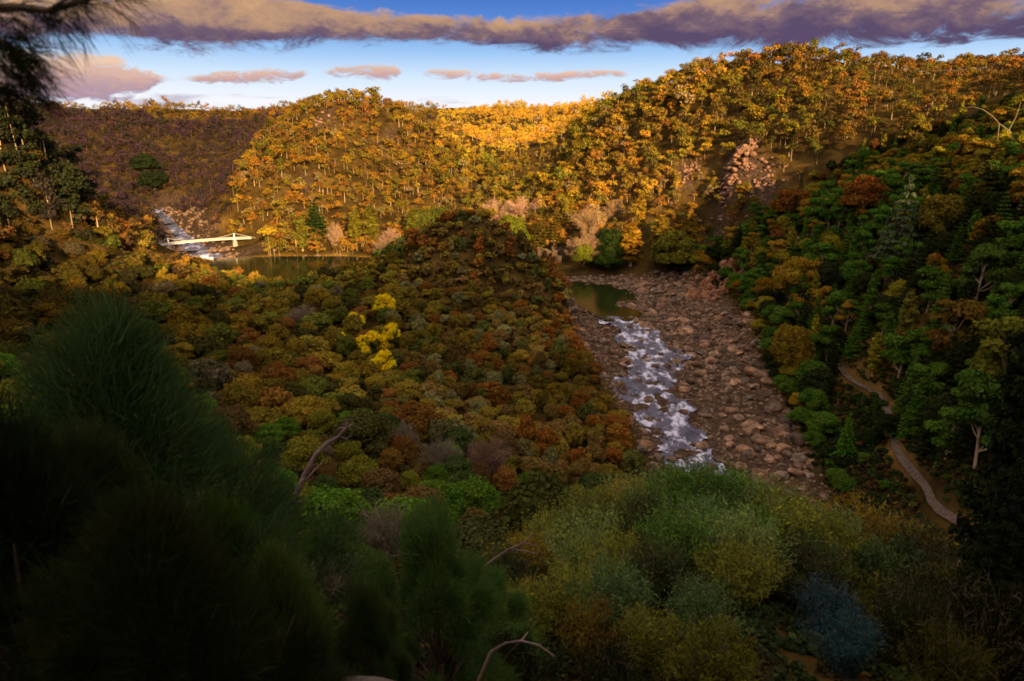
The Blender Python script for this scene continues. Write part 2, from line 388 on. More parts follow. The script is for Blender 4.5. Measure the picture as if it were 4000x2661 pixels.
tag(obj('hillside', gme), kind='structure')

# visibility helper: running horizon of the ground seen from the lookout
_sl = (GZ - HC) / np.maximum(DS, .5)
_hor = np.maximum.accumulate(_sl, axis=1)
def visible(x, y, ztop, tol=0.02):
    d = np.hypot(x, y); a = np.degrees(np.arctan2(x, y))
    ia = np.clip(np.searchsorted(az, a), 0, na - 1); jd = np.clip(np.searchsorted(ds, d * .985) - 1, 0, nd - 1)
    return (ztop - HC) / d > _hor[ia, jd] - tol

# ------------------------------------------------------------------ water
def sheet(poly, z, step, name, material, wob=0.0, ragged=0.0):
    p = np.array(poly); x0, y0 = p.min(0) - 6; x1, y1 = p.max(0) + 6
    xs = np.arange(x0, x1, step); ys = np.arange(y0, y1, step)
    X, Y = np.meshgrid(xs, ys, indexing='ij'); s = sdist(X, Y, poly) + ragged * fbm(X, Y, 9, 4)
    zz = z(X, Y) if callable(z) else np.full(X.shape, z)
    if wob: zz = zz + wob * fbm(X, Y, 3.2, 4)
    n = len(ys); I, J = np.meshgrid(np.arange(len(xs) - 1), np.arange(n - 1), indexing='ij')
    keep = (s[:-1, :-1] < (.8 if ragged else 4))
    q = np.stack([I * n + J, (I + 1) * n + J, (I + 1) * n + J + 1, I * n + J + 1], -1)[keep]
    used = np.unique(q); mp = np.zeros(X.size, int); mp[used] = np.arange(len(used))
    b = MB(); b.add(np.stack([X, Y, zz], -1).reshape(-1, 3)[used], mp[q]); return obj(name, b.mesh(name, [material], smooth=True))
tag(sheet(BASIN, 0.0, 4, 'basin_water', M_POOL), kind='structure')
POOL = [tuple(atz(U, V, .3)[:2]) for U, V in [(1300, 668), (1330, 655), (1375, 664), (1405, 662), (1440, 680), (1432, 695), (1408, 706), (1450, 722), (1440, 736), (1405, 735), (1370, 718), (1325, 700)]]
tag(sheet(POOL, lambda X, Y: zriv(Y) + .75, 1.5, 'rock_pool_water', M_POOL), kind='structure')
RAP = [(735, 1395, 1450), (760, 1415, 1480), (785, 1440, 1520), (820, 1470, 1560), (850, 1450, 1565), (880, 1412, 1565), (930, 1425, 1565), (980, 1455, 1585), (1030, 1505, 1625), (1070, 1560, 1660), (1150, 1610, 1700), (1260, 1640, 1730), (1400, 1650, 1750)]
def rz(V): return float(np.interp(V, [735, 1260, 1400], [0, -4.2, -5]))
rap = [tuple(atz(l, V, rz(V))[:2]) for V, l, r in RAP] + [tuple(atz(r, V, rz(V))[:2]) for V, l, r in RAP[::-1]]
tag(sheet(rap, lambda X, Y: zriv(Y) + .55, .7, 'river_rapids', M_RAPID, wob=1.6, ragged=8.0), kind='structure')
M_GORGE = water_material('gorge_white_water', (.04, .035, .08), foam=.22, scale=.6, rough=.25, bump=.8)
tag(sheet(GORGE, lambda X, Y: np.interp(np.hypot(X, Y), [470, 520, 650, 820], [-.6, .1, 3.0, 9.2]), 3, 'gorge_rapids', M_GORGE, wob=.8, ragged=14), kind='structure')

# ------------------------------------------------------------------ plant templates (unit height = 1 m, scaled per plant)
def clump_crown(mb, clumps, ncard, csize, core=0.72, m=0, tint=None, sub=0, up=0.25):
    for (c, r) in clumps:
        c = np.array(c, float); r = np.broadcast_to(np.array(r, float), (3,))
        nz = rdir(ncard); nz[:, 2] = np.where(nz[:, 2] < -.35, -nz[:, 2], nz[:, 2])
        rad = (0.72 + 0.42 * rng.random(ncard))[:, None]
        p = c + nz * r * rad
        nn = unit(nz + rng.normal(size=(ncard, 3)) * .5 + np.array([0, 0, up]))
        v, q = cards(p, nn, csize * (0.6 + .8 * rng.random(ncard)))
        lf = np.repeat(np.clip(rng.normal(.5, .22, ncard) , 0, 1), 4)
        mb.add(v, q, m=m, leaf=lf, tint=tint)
        if core:
            bv, bf = (OCT, OCTF) if sub == 0 else (ICO1 if sub == 1 else ICO2)
            jit = 1 + .18 * rng.normal(size=(len(bv), 1))
            mb.add(c + bv * r * core * jit, t=bf, m=m, leaf=np.full(len(bv), .25), tint=tint)

def dome_clumps(n, rx, rz, z0, cr, low=0.0):
    out = []; k = 0
    while len(out) < n:
        d = rdir(1)[0]; d[2] = abs(d[2]) * 1.0 + low
        rr = .55 + .45 * rng.random() ** .5
        p = np.array([d[0] * rx * rr, d[1] * rx * rr, z0 + d[2] * rz * rr])
        out.append((p, np.array([1, 1, .85]) * cr * (.7 + .6 * rng.random())))
    return out

def t_shrub(nc=13, cards_=70, cs=.085):
    mb = MB(); cl = dome_clumps(nc, .42, .5, .34, .22) + [((0, 0, .36), .38)]
    clump_crown(mb, cl, cards_, cs, core=.8, sub=1)
    return mb.mesh('shrub_crown', [M_LEAF])
def t_stem(h=.5, n=3, r=.02, spread=.25, material=None):
    mb = MB()
    for i in range(n):
        a = rng.random() * 6.3
        tube(mb, wander((0, 0, -.12), (math.cos(a) * spread, math.sin(a) * spread, 1), h + .12, 4, .12), np.linspace(r, r * .5, 5))
    return mb.mesh('stem', [material or M_BARK])
def t_gum(nc=8, cards_=60, cs=.07, spread=.30):
    """open eucalypt: pale trunk with limbs, leaf clumps on the limb ends"""
    tr = MB(); top = wander((0, 0, -.06), (0, 0, 1), .75, 6, .07); tube(tr, top, np.linspace(.02, .009, 7))
    cl = []
    for i in range(nc):
        s = top[2 + i % 5]; a = i * 2.4 + rng.random(); up = .5 + .7 * rng.random()
        L = spread * (.55 + .6 * rng.random())
        lm = wander(s, (math.cos(a), math.sin(a), up), L, 4, .14, .08); tube(tr, lm, np.linspace(.009, .004, 5), sides=4)
        cl.append((lm[-1] + np.array([0, 0, .03]), np.array([1, 1, .62]) * (.10 + .07 * rng.random())))
    cl.append((top[-1] + np.array([0, 0, .1]), np.array([.14, .14, .11])))
    cr = MB(); clump_crown(cr, cl, cards_, cs, core=.62, sub=1)
    return cr.mesh('crown', [M_LEAF]), tr.mesh('trunk', [M_PALE])
def t_bushy(nc=16, cards_=90, cs=.05, w=.36, mt=None):
    tr = MB(); tp = wander((0, 0, -.08), (0, 0, 1), .6, 5, .08); tube(tr, tp, np.linspace(.03, .012, 6))
    cl = dome_clumps(nc, w, .52, .42, .16, -.15) + [((0, 0, .5), .3)]
    for i in range(5):
        a = i * 1.3; tube(tr, wander(tp[2 + i % 3], (math.cos(a), math.sin(a), .8), .35, 4, .12), np.linspace(.012, .005, 5), sides=4)
    cr = MB(); clump_crown(cr, cl, cards_, cs, core=.75, sub=1)
    return cr.mesh('crown', [M_LEAF]), tr.mesh('trunk', [mt or M_BARK])
def t_conifer(tiers=13, w=.23, droop=.12, cs=.03, dens=150, tipup=0.0, start=.12):
    tr = MB(); tube(tr, wander((0, 0, -.05), (0, 0, 1), 1.0, 5, .015), np.linspace(.02, .003, 6))
    cr = MB()
    for k in range(tiers):
        f = k / (tiers - 1); z = start + (0.985 - start) * f ; r = w * (1 - f) ** .8 + .012
        nb = max(4, int(9 - 4 * f)); off = rng.random() * 6
        for j in range(nb):
            a = off + j * 2 * math.pi / nb + rng.normal() * .15; L = r * (.7 + .5 * rng.random())
            n = max(5, int(dens / tiers * (1.25 - f)))
            s = rng.random(n) ** .75; 
            px = s * L; wv = rng.normal(size=n) * (.16 * L * (1.15 - s) + .006)
            zz = z - droop * s * L * 2 + tipup * s * s * L + rng.normal(size=n) * .008
            c = np.stack([px * math.cos(a) - wv * math.sin(a), px * math.sin(a) + wv * math.cos(a), zz], 1)
            nn = unit(rng.normal(size=(n, 3)) * .45 + np.array([math.cos(a) * .3, math.sin(a) * .3, 1]))
            v, q = cards(c, nn, cs * (.6 + .8 * rng.random(n)), .55); cr.add(v, q, leaf=np.repeat(np.clip(rng.normal(.5, .2, n), 0, 1), 4))
    return cr.mesh('crown', [M_LEAF]), tr.mesh('trunk', [M_BARK])
def t_column(nc=16, cards_=70, cs=.03, w=.085, z0=.12):
    tr = MB(); tube(tr, wander((0, 0, -.05), (0, 0, 1), .9, 5, .02), np.linspace(.018, .004, 6))
    cl = []
    for i in range(nc):
        f = i / (nc - 1); rr = w * (math.sin(math.pi * (.12 + .83 * f)) ** .7)
        a = i * 2.4; cl.append(((math.cos(a) * rr * .55, math.sin(a) * rr * .55, z0 + (.94 - z0) * f), np.array([.8, .8, 1.5]) * (rr * .75 + .012)))
    cr = MB(); clump_crown(cr, cl, cards_, cs, core=.6, sub=1)
    return cr.mesh('crown', [M_LEAF]), tr.mesh('trunk', [M_PALE])
def t_bare(n=60, w=.36, twigs=60):
    """leafless or thinly leaved tree: a mist of fine twigs"""
    tr = MB(); tp = wander((0, 0, -.06), (0, 0, 1), .4, 4, .06); tube(tr, tp, np.linspace(.028, .016, 5))
    cr = MB()
    for i in range(n):
        d = rdir(1)[0]; d[2] = abs(d[2]) + .35; d[:2] *= w / .36
        lm = wander(tp[1 + i % 4], d, .45 + .15 * rng.random(), 5, .13, .03)
        tube(tr if i < 12 else cr, lm, np.linspace(.008, .002, 6), sides=3)
        c = lm[2:][rng.integers(0, 4, twigs)] + rng.normal(size=(twigs, 3)) * .03
        dd = unit(d + rng.normal(size=(twigs, 3)) * .7 + np.array([0, 0, .3]))
        v, q, t = needles(c, dd, .12, .0035); cr.add(v, q, t, leaf=np.repeat(np.clip(rng.normal(.5, .2, twigs), 0, 1), 5))
    return cr.mesh('crown', [M_LEAF]), tr.mesh('trunk', [M_PALE])

SHRUBS = [t_shrub(int(rng.integers(10, 20)), 120, .062) for _ in range(7)]
STEMS = [t_stem() for _ in range(2)]
GUMS = [t_gum(int(rng.integers(7, 11)), spread=.24 + .14 * rng.random()) for _ in range(6)]
BUSHY = [t_bushy(w=.28 + .12 * rng.random()) for _ in range(4)]
GUMS_HI = [t_gum(int(rng.integers(11, 16)), 230, .028, .24 + .12 * rng.random()) for _ in range(5)]
BUSHY_HI = [t_bushy(nc=34, cards_=170, cs=.026, w=.32 + .12 * rng.random()) for _ in range(4)]
PINE = [t_conifer(droop=.10, tipup=.2, dens=900, cs=.02) for _ in range(2)]
FIR = [t_conifer(tiers=16, w=.27, droop=.28, cs=.022, dens=620) for _ in range(2)]
CEDAR = [t_conifer(tiers=11, w=.34, droop=.02, cs=.028, dens=560, start=.2) for _ in range(2)]
COLUMN = [t_column() for _ in range(2)]
BARE = [t_bare() for _ in range(3)]

EXCL = []                                                 # places kept free of scattered plants
def plant(name, tpl, x, y, hgt, color, label, cat, group=None, wide=1.0, rot=None, lean=0.0, base=None):
    """one tree: an Empty at its foot with crown and trunk as children"""
    z = h1(x, y) - .15 if base is None else base
    e = empty(name, (x, y, z)); e.rotation_euler = (lean, 0, rng.random() * 6.28 if rot is None else rot)
    e.scale = (hgt * wide, hgt * wide, hgt)
    tag(e, label, cat, group)
    c = obj('crown', tpl[0], e); c.color = (*color, 1)
    obj('trunk', tpl[1], e)
    return e
def spot(U, V, d):
    p = at(U, V, d); return p[0], p[1], p[2]
def find_d(U, V, d, hh):
    """distance along the sight line where something hh tall would show its top"""
    dd = d * np.linspace(.5, 1.7, 90); p = np.array([spot(U, V, q) for q in dd]); g = p[:, 2] - H(p[:, 0], p[:, 1])
    return float(dd[int(np.argmin(np.abs(g - hh) + np.abs(dd - d) / d * .5 * hh))])
def plant_top(name, tpl, U, V, d, color, label, cat, group=None, wide=1.0, hmin=3, hmax=18, **k):
    """stand the tree under the point seen at (U, V), its height from ground to that point"""
    # look along the sight line for the place where the tree comes out at a natural height
    want = k.pop('want', None); x, y, zt = spot(U, V, d); g = h1(x, y)
    if not (hmin <= zt - g <= hmax) or want:
        dd = d * np.linspace(.55, 1.5, 60); pts = np.array([spot(U, V, q) for q in dd]); hh = pts[:, 2] - H(pts[:, 0], pts[:, 1])
        tgt = want or min(max(zt - g, hmin), hmax); bad = np.abs(hh - tgt) + np.abs(dd - d) / d * .8 * tgt; i = int(np.argmin(bad))
        x, y, zt = pts[i]; g = h1(x, y)
        if not (hmin * .7 <= zt - g <= hmax * 1.2): print('off', name, U, V, 'd', round(dd[i]), 'h', round(zt - g, 1))
    h = min(max(zt - g, hmin), hmax)
    return plant(name, tpl, x, y, h, color, label, cat, group, wide, base=g - .15, **k)

# ------------------------------------------------------------------ forest on the far hills (a wood past counting)
PAL = {'gold': (.37, .215, .022), 'ochre': (.29, .145, .018), 'olive': (.17, .13, .018), 'rust': (.24, .095, .022), 'green': (.085, .10, .018), 'brown': (.11, .062, .02), 'grey': (.22, .165, .09), 'dark': (.022, .027, .010), 'shade_purple': (.052, .029, .050), 'dusk': (.034, .027, .026)}
def pick(n, w):
    ks = list(w); p = np.array([w[k] for k in ks], float); p /= p.sum()
    return np.array([PAL[k] for k in ks])[rng.choice(len(ks), n, p=p)]

def scatter(amin, amax, dmin, dmax, spacing):
    area = math.radians(amax - amin) / 2 * (dmax ** 2 - dmin ** 2); n = int(area / spacing ** 2)
    a = np.radians(amin + (amax - amin) * rng.random(n)); d = np.sqrt(dmin ** 2 + (dmax ** 2 - dmin ** 2) * rng.random(n))
    return d * np.sin(a), d * np.cos(a)
def clear(x, y, m_bed=2.5, m_basin=4, m_gorge=6, m_path=2.2):
    d = np.hypot(x, y)
    ok = sdist(x, y, BED) > m_bed
    ok &= sdist(x, y, BASIN) > m_basin
    ok &= ~((sdist(x, y, GORGE) < m_gorge) & (d > 400))
    for ex, ey, er in EXCL: ok &= np.hypot(x - ex, y - ey) > er
    for pth, w in ((PATH, m_path), (PATH_FAR, 2.0)): ok &= seg_dist(x, y, [tuple(p[:2]) for p in pth], False) > w
    return ok

def forest(name, zones, label, cards_n=36, trunk_p=.4, dim=.9, pale=1.0):
    mb = MB(); tot = 0
    far_units = []
    for _ in range(14):                       # small unit trees, merged below
        u = {'c': [], 'tr': None}
        nc = int(rng.integers(4, 8)); sp = .2 + .18 * rng.random()
        for i in range(nc):
            a = i * 2.4 + rng.random(); rr = sp * (.3 + .7 * rng.random())
            u['c'].append(((rr * math.cos(a), rr * math.sin(a), .55 + .42 * rng.random()), np.array([1, 1, .75]) * (.15 + .1 * rng.random())))
        b = MB(); clump_crown(b, u['c'], cards_n, .046, core=.4, up=.15)
        u['v'] = np.concatenate(b.v); u['q'] = np.concatenate(b.q); u['t'] = np.concatenate(b.t); u['l'] = np.concatenate(b.leaf)
        far_units.append(u)
    TH = np.arange(3) * 2.094
    for (amin, amax, dmin, dmax, sp, hm, wts, cond) in zones:
        x, y = scatter(amin, amax, dmin, dmax, sp)
        k = clear(x, y)
        if cond is not None: k &= cond(x, y)
        k &= seg_dist(x, y, [(-243.7, 469.0), (-191.0, 501.4)], False) > 9
        k &= rockmask(x, y) < .35 + .5 * rng.random(len(x))
        x, y = x[k], y[k]; z = H(x, y)
        hgt = hm * (.55 + .6 * rng.random(len(x)) + 1.0 * rng.random(len(x)) ** 6)
        hgt *= np.clip(1 + .8 * fbm(x, y, 60, 2), .55, 1.5)
        Uz, Vz = view(x, y, z + hgt); dz_ = np.hypot(x, y); k = visible(x, y, z + hgt) & ~((Uz > 345) & (Uz < 610) & (dz_ < 548) & (Vz < 578)); x, y, z, hgt = x[k], y[k], z[k], hgt[k]
        n = len(x); tot += n
        col = pick(n, wts); shift = fbm(x, y, 90, 3); col = col * (1 + .5 * shift)[:, None] * (.8 + .4 * rng.random(n))[:, None]; col = col * .72 + col.mean(0) * .28
        col[:, 1] *= (1 - .35 * shift)
        col = np.clip(col * dim, .012, .5)
        for i in range(n):
            u = far_units[rng.integers(14)]; ca, sa = math.cos(i), math.sin(i)
            wv = u['v']; w = hgt[i] * (.8 + .35 * ((i * 7) % 10) / 10)
            v = np.stack([(wv[:, 0] * ca - wv[:, 1] * sa) * w + x[i], (wv[:, 0] * sa + wv[:, 1] * ca) * w + y[i], wv[:, 2] * hgt[i] + z[i]], 1)
            mb.add(v, u['q'], u['t'], leaf=u['l'], tint=col[i])
            if rng.random() < trunk_p:
                r = .10 + .14 * rng.random(); hh = hgt[i] * (.75 + .2 * rng.random()); lx, ly = rng.normal(size=2) * .05 * hh
                b0 = np.stack([x[i] + r * np.cos(TH), y[i] + r * np.sin(TH), np.full(3, z[i] - .5)], 1)
                b1 = np.stack([x[i] + lx + r * .5 * np.cos(TH), y[i] + ly + r * .5 * np.sin(TH), np.full(3, z[i] + hh)], 1)
                br = (.2 + .34 * rng.random() ** 1.5) * pale
                mb.add(np.concatenate([b0, b1]), [(0, 1, 4, 3), (1, 2, 5, 4), (2, 0, 3, 5)], tint=(br, br * .72, br * .48))
    o = obj(name, mb.mesh(name, [M_FAR], tint=True)); tag(o, label, 'forest', kind='stuff'); print(name, tot, mb.n)
    return o
yb = lambda x, y: np.degrees(np.arctan2(x, y))
D1 = 430
W_B = {'gold': 1.2, 'ochre': 2.6, 'rust': 1.0, 'olive': 3, 'green': .9, 'brown': 2.2, 'grey': .8, 'dark': .5}
W_C = {'gold': 6, 'ochre': 1.6, 'olive': 1.6, 'grey': .6, 'rust': .3}  # mostly gold, brightened to paint the glow on the centre slope
W_D = {'gold': 2.0, 'ochre': 1.8, 'olive': 3.2, 'rust': .6, 'brown': 1.4, 'green': 1.0, 'grey': .6, 'dark': .4}
W_D2 = {'ochre': 1.0, 'olive': 2.6, 'rust': 1.4, 'brown': 4, 'green': .8, 'dark': 1.6}  # browner mix paints the right flank darker, away from the glow
def edge_b(x, y): return np.interp(yb(x, y), [-23.5, -22.5, -19.6, -17, -15], [520, 550, 705, 800, 850])
W_A = {'shade_purple': 4, 'dusk': 3, 'dark': 1, 'brown': .7}  # valley shade put into the leaf colour, purple and dark
forest('hill_forest', [(-26, -4, D1 + 40, 850, 5.1, 6.8, W_B, lambda x, y: np.hypot(x, y) < edge_b(x, y))], 'golden eucalypt wood covering the steep middle hill behind the basin', dim=.80)
forest('hill_forest', [(-6, 17, D1, 680, 4.9, 6.6, W_D, lambda x, y: (yb(x, y) > 4.5) | (np.hypot(x, y) < 640) & (yb(x, y) > -4)), (17, 41, D1, 680, 4.9, 6.6, W_D2, None)], 'ochre and olive eucalypt wood covering the big right hand hill', dim=.92)
forest('hill_forest', [(-6, 12, 640, 1230, 7.0, 7.5, W_C, None)], 'bright golden wood on the far slope between the two hills', 18, dim=1.3)
forest('hill_forest', [(-45, -6, 560, 1130, 4.7, 7.0, W_A, lambda x, y: np.hypot(x, y) >= edge_b(x, y)), (-45, -6, 1130, 1280, 8.5, 9.5, {'ochre': 2, 'olive': 2, 'brown': 2, 'shade_purple': 1}, None)], 'brown wood with valley shade in its colour, far wall of the gorge', 18, .25, pale=.35)
forest('hill_forest', [(-46, -29.5, 170, 460, 3.5, 6.5, {'dark': 5, 'dusk': 1.5}, lambda x, y: H(x, y) > 42),  # dark mix paints the left edge black, standing in for vignette
    (-44, -20, 240, 560, 4.2, 6.0, {'rust': 1.4, 'ochre': .6, 'olive': 1.6, 'brown': 4, 'dark': 2, 'dusk': 2}, lambda x, y: (H(x, y) > 12) & ~((yb(x, y) < -29.5) & (H(x, y) > 42)) & ((np.hypot(x, y) > 300) | (H(x, y) > 40)))], 'rusty scrub wood on the steep left ridge above the bridge')

WATTLES = [(885, 675, 200, 9.0, 'yellow flowering wattle highest of the group left of the knoll', 1), (850, 752, 172, 10.5, 'biggest bright yellow wattle in full flower on the left flank of the knoll', 1), (900, 742, 180, 7.5, 'yellow wattle just right of the biggest one', 1),
                                             (880, 805, 158, 8.0, 'yellow wattle lowest and in front of the biggest one', 1), (822, 715, 190, 7.0, 'small dull yellow wattle left of the highest one', 1), (778, 760, 182, 6.5, 'small yellow wattle leftmost of the flowering group', 1),
                                             (1052, 486, 440, 4.5, 'distant yellow wattle left of the pale bare trees', 1), (392, 292, 900, 6, 'distant yellow wattle on the far wall of the gorge', 1)]
for w_ in WATTLES: EXCL.append((*spot(w_[0], w_[1], find_d(w_[0], w_[1], w_[2], w_[3]))[:2], w_[3] * .42))

# ------------------------------------------------------------------ river bed: boulders
def boulder_mesh(sub):
    v, f = (ICO2, ICO3)[sub - 2]
    s = np.array([1, .8 + .3 * rng.random(), .55 + .25 * rng.random()])
    v = v.copy()
    for _ in range(5):                                    # knock flat facets off it
        n = rdir(1)[0]; k = .5 + .3 * rng.random(); dd = v @ n; v = v - np.maximum(dd - k, 0)[:, None] * n * .85
    v = v * (1 + .10 * fbm(v[:, 0] * 3 + rng.random() * 50, v[:, 1] * 3 + v[:, 2] * 2, 1.0, 3))[:, None] * s
    return v, f
BV = [boulder_mesh(3) for _ in range(7)]; BVL = [boulder_mesh(2) for _ in range(8)]
BM = []
for v, f in BV:
    b = MB(); b.add(v, t=f); BM.append(b.mesh('boulder', [M_ROCK], smooth=False))
bx = np.array(BED); x0, y0 = bx.min(0) - 4; x1, y1 = bx.max(0) + 4
n = 9000
bxs = x0 + (x1 - x0) * rng.random(n); bys = y0 + (y1 - y0) * rng.random(n)
s_bed = sdist(bxs, bys, BED); s_rap = sdist(bxs, bys, rap); s_pool = sdist(bxs, bys, POOL)
size = .32 + .48 * rng.random(n) ** 2 + (rng.random(n) < .2) * (.3 + 1.3 * rng.random(n) ** 2)
size *= np.where(bxs < np.interp(bys, [110, 250, 330], [75, 55, 30]), .85, 1.1)
k = (s_bed < 2.5) & (s_pool > size * .8) & ((s_rap > -.3) | (rng.random(n) < .3)) & (bys > 118)
bxs, bys, size, s_rap, s_bed = bxs[k], bys[k], size[k], s_rap[k], s_bed[k]
bz = H(bxs, bys)
view_big = np.argsort(-size / np.hypot(bxs, bys))
ROCKT = [((1.25, .95, .8), 'tan'), ((1.0, .85, .85), 'pinkish'), ((.6, .5, .5), 'dark brown'), ((.85, .85, .95), 'grey'), ((1.3, 1.05, .9), 'pale')]
LABELLED = []                                             # (object, colour word, size word, x, y) named after everything stands
cnt = 0; rest = MB()
for i in view_big:
    tnt, word = ROCKT[rng.choice(5, p=[.28, .3, .2, .12, .1])]
    rot = rng.random() * 6.3
    if cnt < 300 and size[i] > .5:
        o = obj('boulder', BM[cnt % 7]); o.location = (bxs[i], bys[i], bz[i] + size[i] * .25); o.rotation_euler = (rng.normal() * .2, rng.normal() * .2, rot)
        q = size[i] * (.9 + .3 * rng.random()); o.scale = (q * (1 + .4 * rng.random()), q, q); f = .45 + 1.0 * rng.random(); o.color = (*[c * f for c in tnt], 1)
        tag(o, None, 'boulder', 'boulders in the rocky river bed'); cnt += 1
        LABELLED.append((o, word, 'huge' if size[i] > 1.6 else 'large' if size[i] > 1.05 else 'medium', float(bxs[i]), float(bys[i]), 'water' if s_rap[i] < .5 else 'bed'))
    else:
        v, f = BVL[rng.integers(8)]; c, s = math.cos(rot), math.sin(rot)
        w = v * size[i]; w = np.stack([w[:, 0] * c - w[:, 1] * s, w[:, 0] * s + w[:, 1] * c, w[:, 2]], 1) + np.array([bxs[i], bys[i], bz[i] + size[i] * .15])
        rest.add(w, t=f)
def stuff_rocks(name, mbx, label):
    o = obj(name, mbx.mesh(name, [M_ROCK], smooth=False)); o.color = (1, .85, .78, 1); tag(o, label, 'rocks', kind='stuff')
stuff_rocks('river_stones', rest, 'small pinkish brown stones strewn over the river bed')
# stones round the gorge rapids and the far shore, and broken rock on the hillside outcrops
gr = MB()
for poly, cnt_, lo_, hi_, smax in ((GORGE, 900, -3, 14, 2.2), (BASIN, 500, 1, 9, 1.0)):
    p = np.array(poly); a0, a1 = p.min(0) - 14, p.max(0) + 14
    xs = a0[0] + (a1[0] - a0[0]) * rng.random(cnt_ * 4); ys = a0[1] + (a1[1] - a0[1]) * rng.random(cnt_ * 4); s = sdist(xs, ys, poly)
    k = (s > lo_) & (s < hi_) & (np.hypot(xs, ys) > 470); xs, ys = xs[k][:cnt_], ys[k][:cnt_]; zs = H(xs, ys)
    for x, y, z in zip(xs, ys, zs):
        v, f = BVL[rng.integers(8)]; gr.add(v * (.5 + smax * rng.random() ** 2) + np.array([x, y, z]), t=f)
stuff_rocks('shore_stones', gr, 'pale stones along the far shore and the gorge rapids')
OUT = [('pink rock scree high on the big right hill', 0, 130), ('pink scree left of the main scree on the right hill', 1, 70), ('pink rocks right of the main scree on the right hill', 2, 60),
       ('small pink outcrop on the face of the middle hill', 3, 18), ('pink outcrop just below the crest of the middle hill', 4, 20), ('pale rocks at the foot of the middle hill above the bridge', 5, 16),
       ('orange rock crag beside the far river path', 6, 60), ('orange broken rock below the crag by the far path', 7, 45), ('pink rocks at the left foot of the middle hill', 8, 14),
       ('rust coloured rock knob at the end of the far path', 9, 40), ('pink rocks beside the near end of the gravel path', 11, 22), ('grey rocks below the near end of the path', 12, 20), ('rocks in the orange trees on the right slope', 13, 25),
       ('pale outcrop on the river side of the knoll', 17, 12), ('pink outcrop on the left ridge', 18, 16)]
for lab, k_, m_ in OUT:
    p, rad = ROCKS[k_]; b = MB()
    xs = p[0] + rng.normal(size=m_) * rad * .45; ys = p[1] + rng.normal(size=m_) * rad * .45; zs = H(xs, ys)
    for x, y, z in zip(xs, ys, zs):
        v, f = BVL[rng.integers(8)]; sz = rad * (.07 + .13 * rng.random()) if rad > 6 else rad * (.1 + .22 * rng.random())
        if k_ in (6, 9, 7): v = v * np.array([.8, .8, 1.5])
        if k_ == 17: v = v * np.array([.7, .7, 1.4])
        b.add(v * sz + np.array([x, y, z + sz * .2]), t=f)
    o = obj('rock_outcrop', b.mesh('rock_outcrop', [M_ROCK])); o.color = (1.2, .72, .5, 1) if k_ in (6, 7, 9) else (1.25, .92, .82, 1); tag(o, lab, 'outcrop', 'rock outcrops', 'stuff')

# ------------------------------------------------------------------ paths
def ribbon(name, pts, w, z, label):
    p = np.array(pts); t = np.linspace(0, len(p) - 1, len(p) * 8); xs = np.interp(t, range(len(p)), p[:, 0]); ys = np.interp(t, range(len(p)), p[:, 1])
    ker = np.ones(7) / 7; xs[3:-3] = np.convolve(xs, ker, 'valid'); ys[3:-3] = np.convolve(ys, ker, 'valid')
    dx, dy = np.gradient(xs), np.gradient(ys); l = np.hypot(dx, dy); nx, ny = -dy / l, dx / l
    wv = w * (1 + .25 * np.sin(t * 2.1) * .5)
    cols = [np.stack([xs + nx * wv * s, ys + ny * wv * s], 1) for s in (-1, -.4, .4, 1)]
    base_z = H(xs, ys)
    v = np.concatenate([np.column_stack([c, np.maximum(base_z, H(c[:, 0], c[:, 1])) + z]) for c in cols]); m = len(xs)
    q = [(a * m + i, a * m + i + 1, (a + 1) * m + i + 1, (a + 1) * m + i) for a in range(3) for i in range(m - 1)]
    b = MB(); b.add(v, q); tag(obj(name, b.mesh(name, [M_PATH], smooth=True)), kind='structure')
ribbon('river_path', PATH, .65, .12, '')
ribbon('far_river_path', PATH_FAR, .8, .12, '')

# ------------------------------------------------------------------ shrubs of the central knoll and small trees of the left slope
def xleft(y): return np.interp(y, [p[1] for p in BLw][::-1], [p[0] for p in BLw][::-1])
KCOL = {'olive': (.12, .088, .014), 'rust': (.15, .062, .012), 'grey green': (.12, .11, .045), 'golden': (.17, .115, .015), 'dark green': (.06, .065, .016), 'brown': (.11, .07, .02)}
KP = [.32, .22, .12, .08, .08, .18]
LCOL = {'olive': (.13, .10, .015), 'golden': (.165, .11, .014), 'green': (.085, .095, .016), 'dark': (.045, .042, .012), 'rust': (.14, .065, .016), 'grey': (.13, .105, .06)}
LP = [.34, .22, .18, .12, .08, .06]
def thin(x, y, r):
    """keep points no nearer than r to one another"""
    keep = []; cell = {}
    for i in range(len(x)):
        rr = r[i]; cx, cy = int(x[i] // 6), int(y[i] // 6); ok = True
        for a in range(cx - 1, cx + 2):
            for b in range(cy - 1, cy + 2):
                for j in cell.get((a, b), ()):
                    if (x[i] - x[j]) ** 2 + (y[i] - y[j]) ** 2 < (rr * .5 + r[j] * .5) ** 2: ok = False; break
                if not ok: break
            if not ok: break
        if ok: keep.append(i); cell.setdefault((cx, cy), []).append(i)
    return np.array(keep)
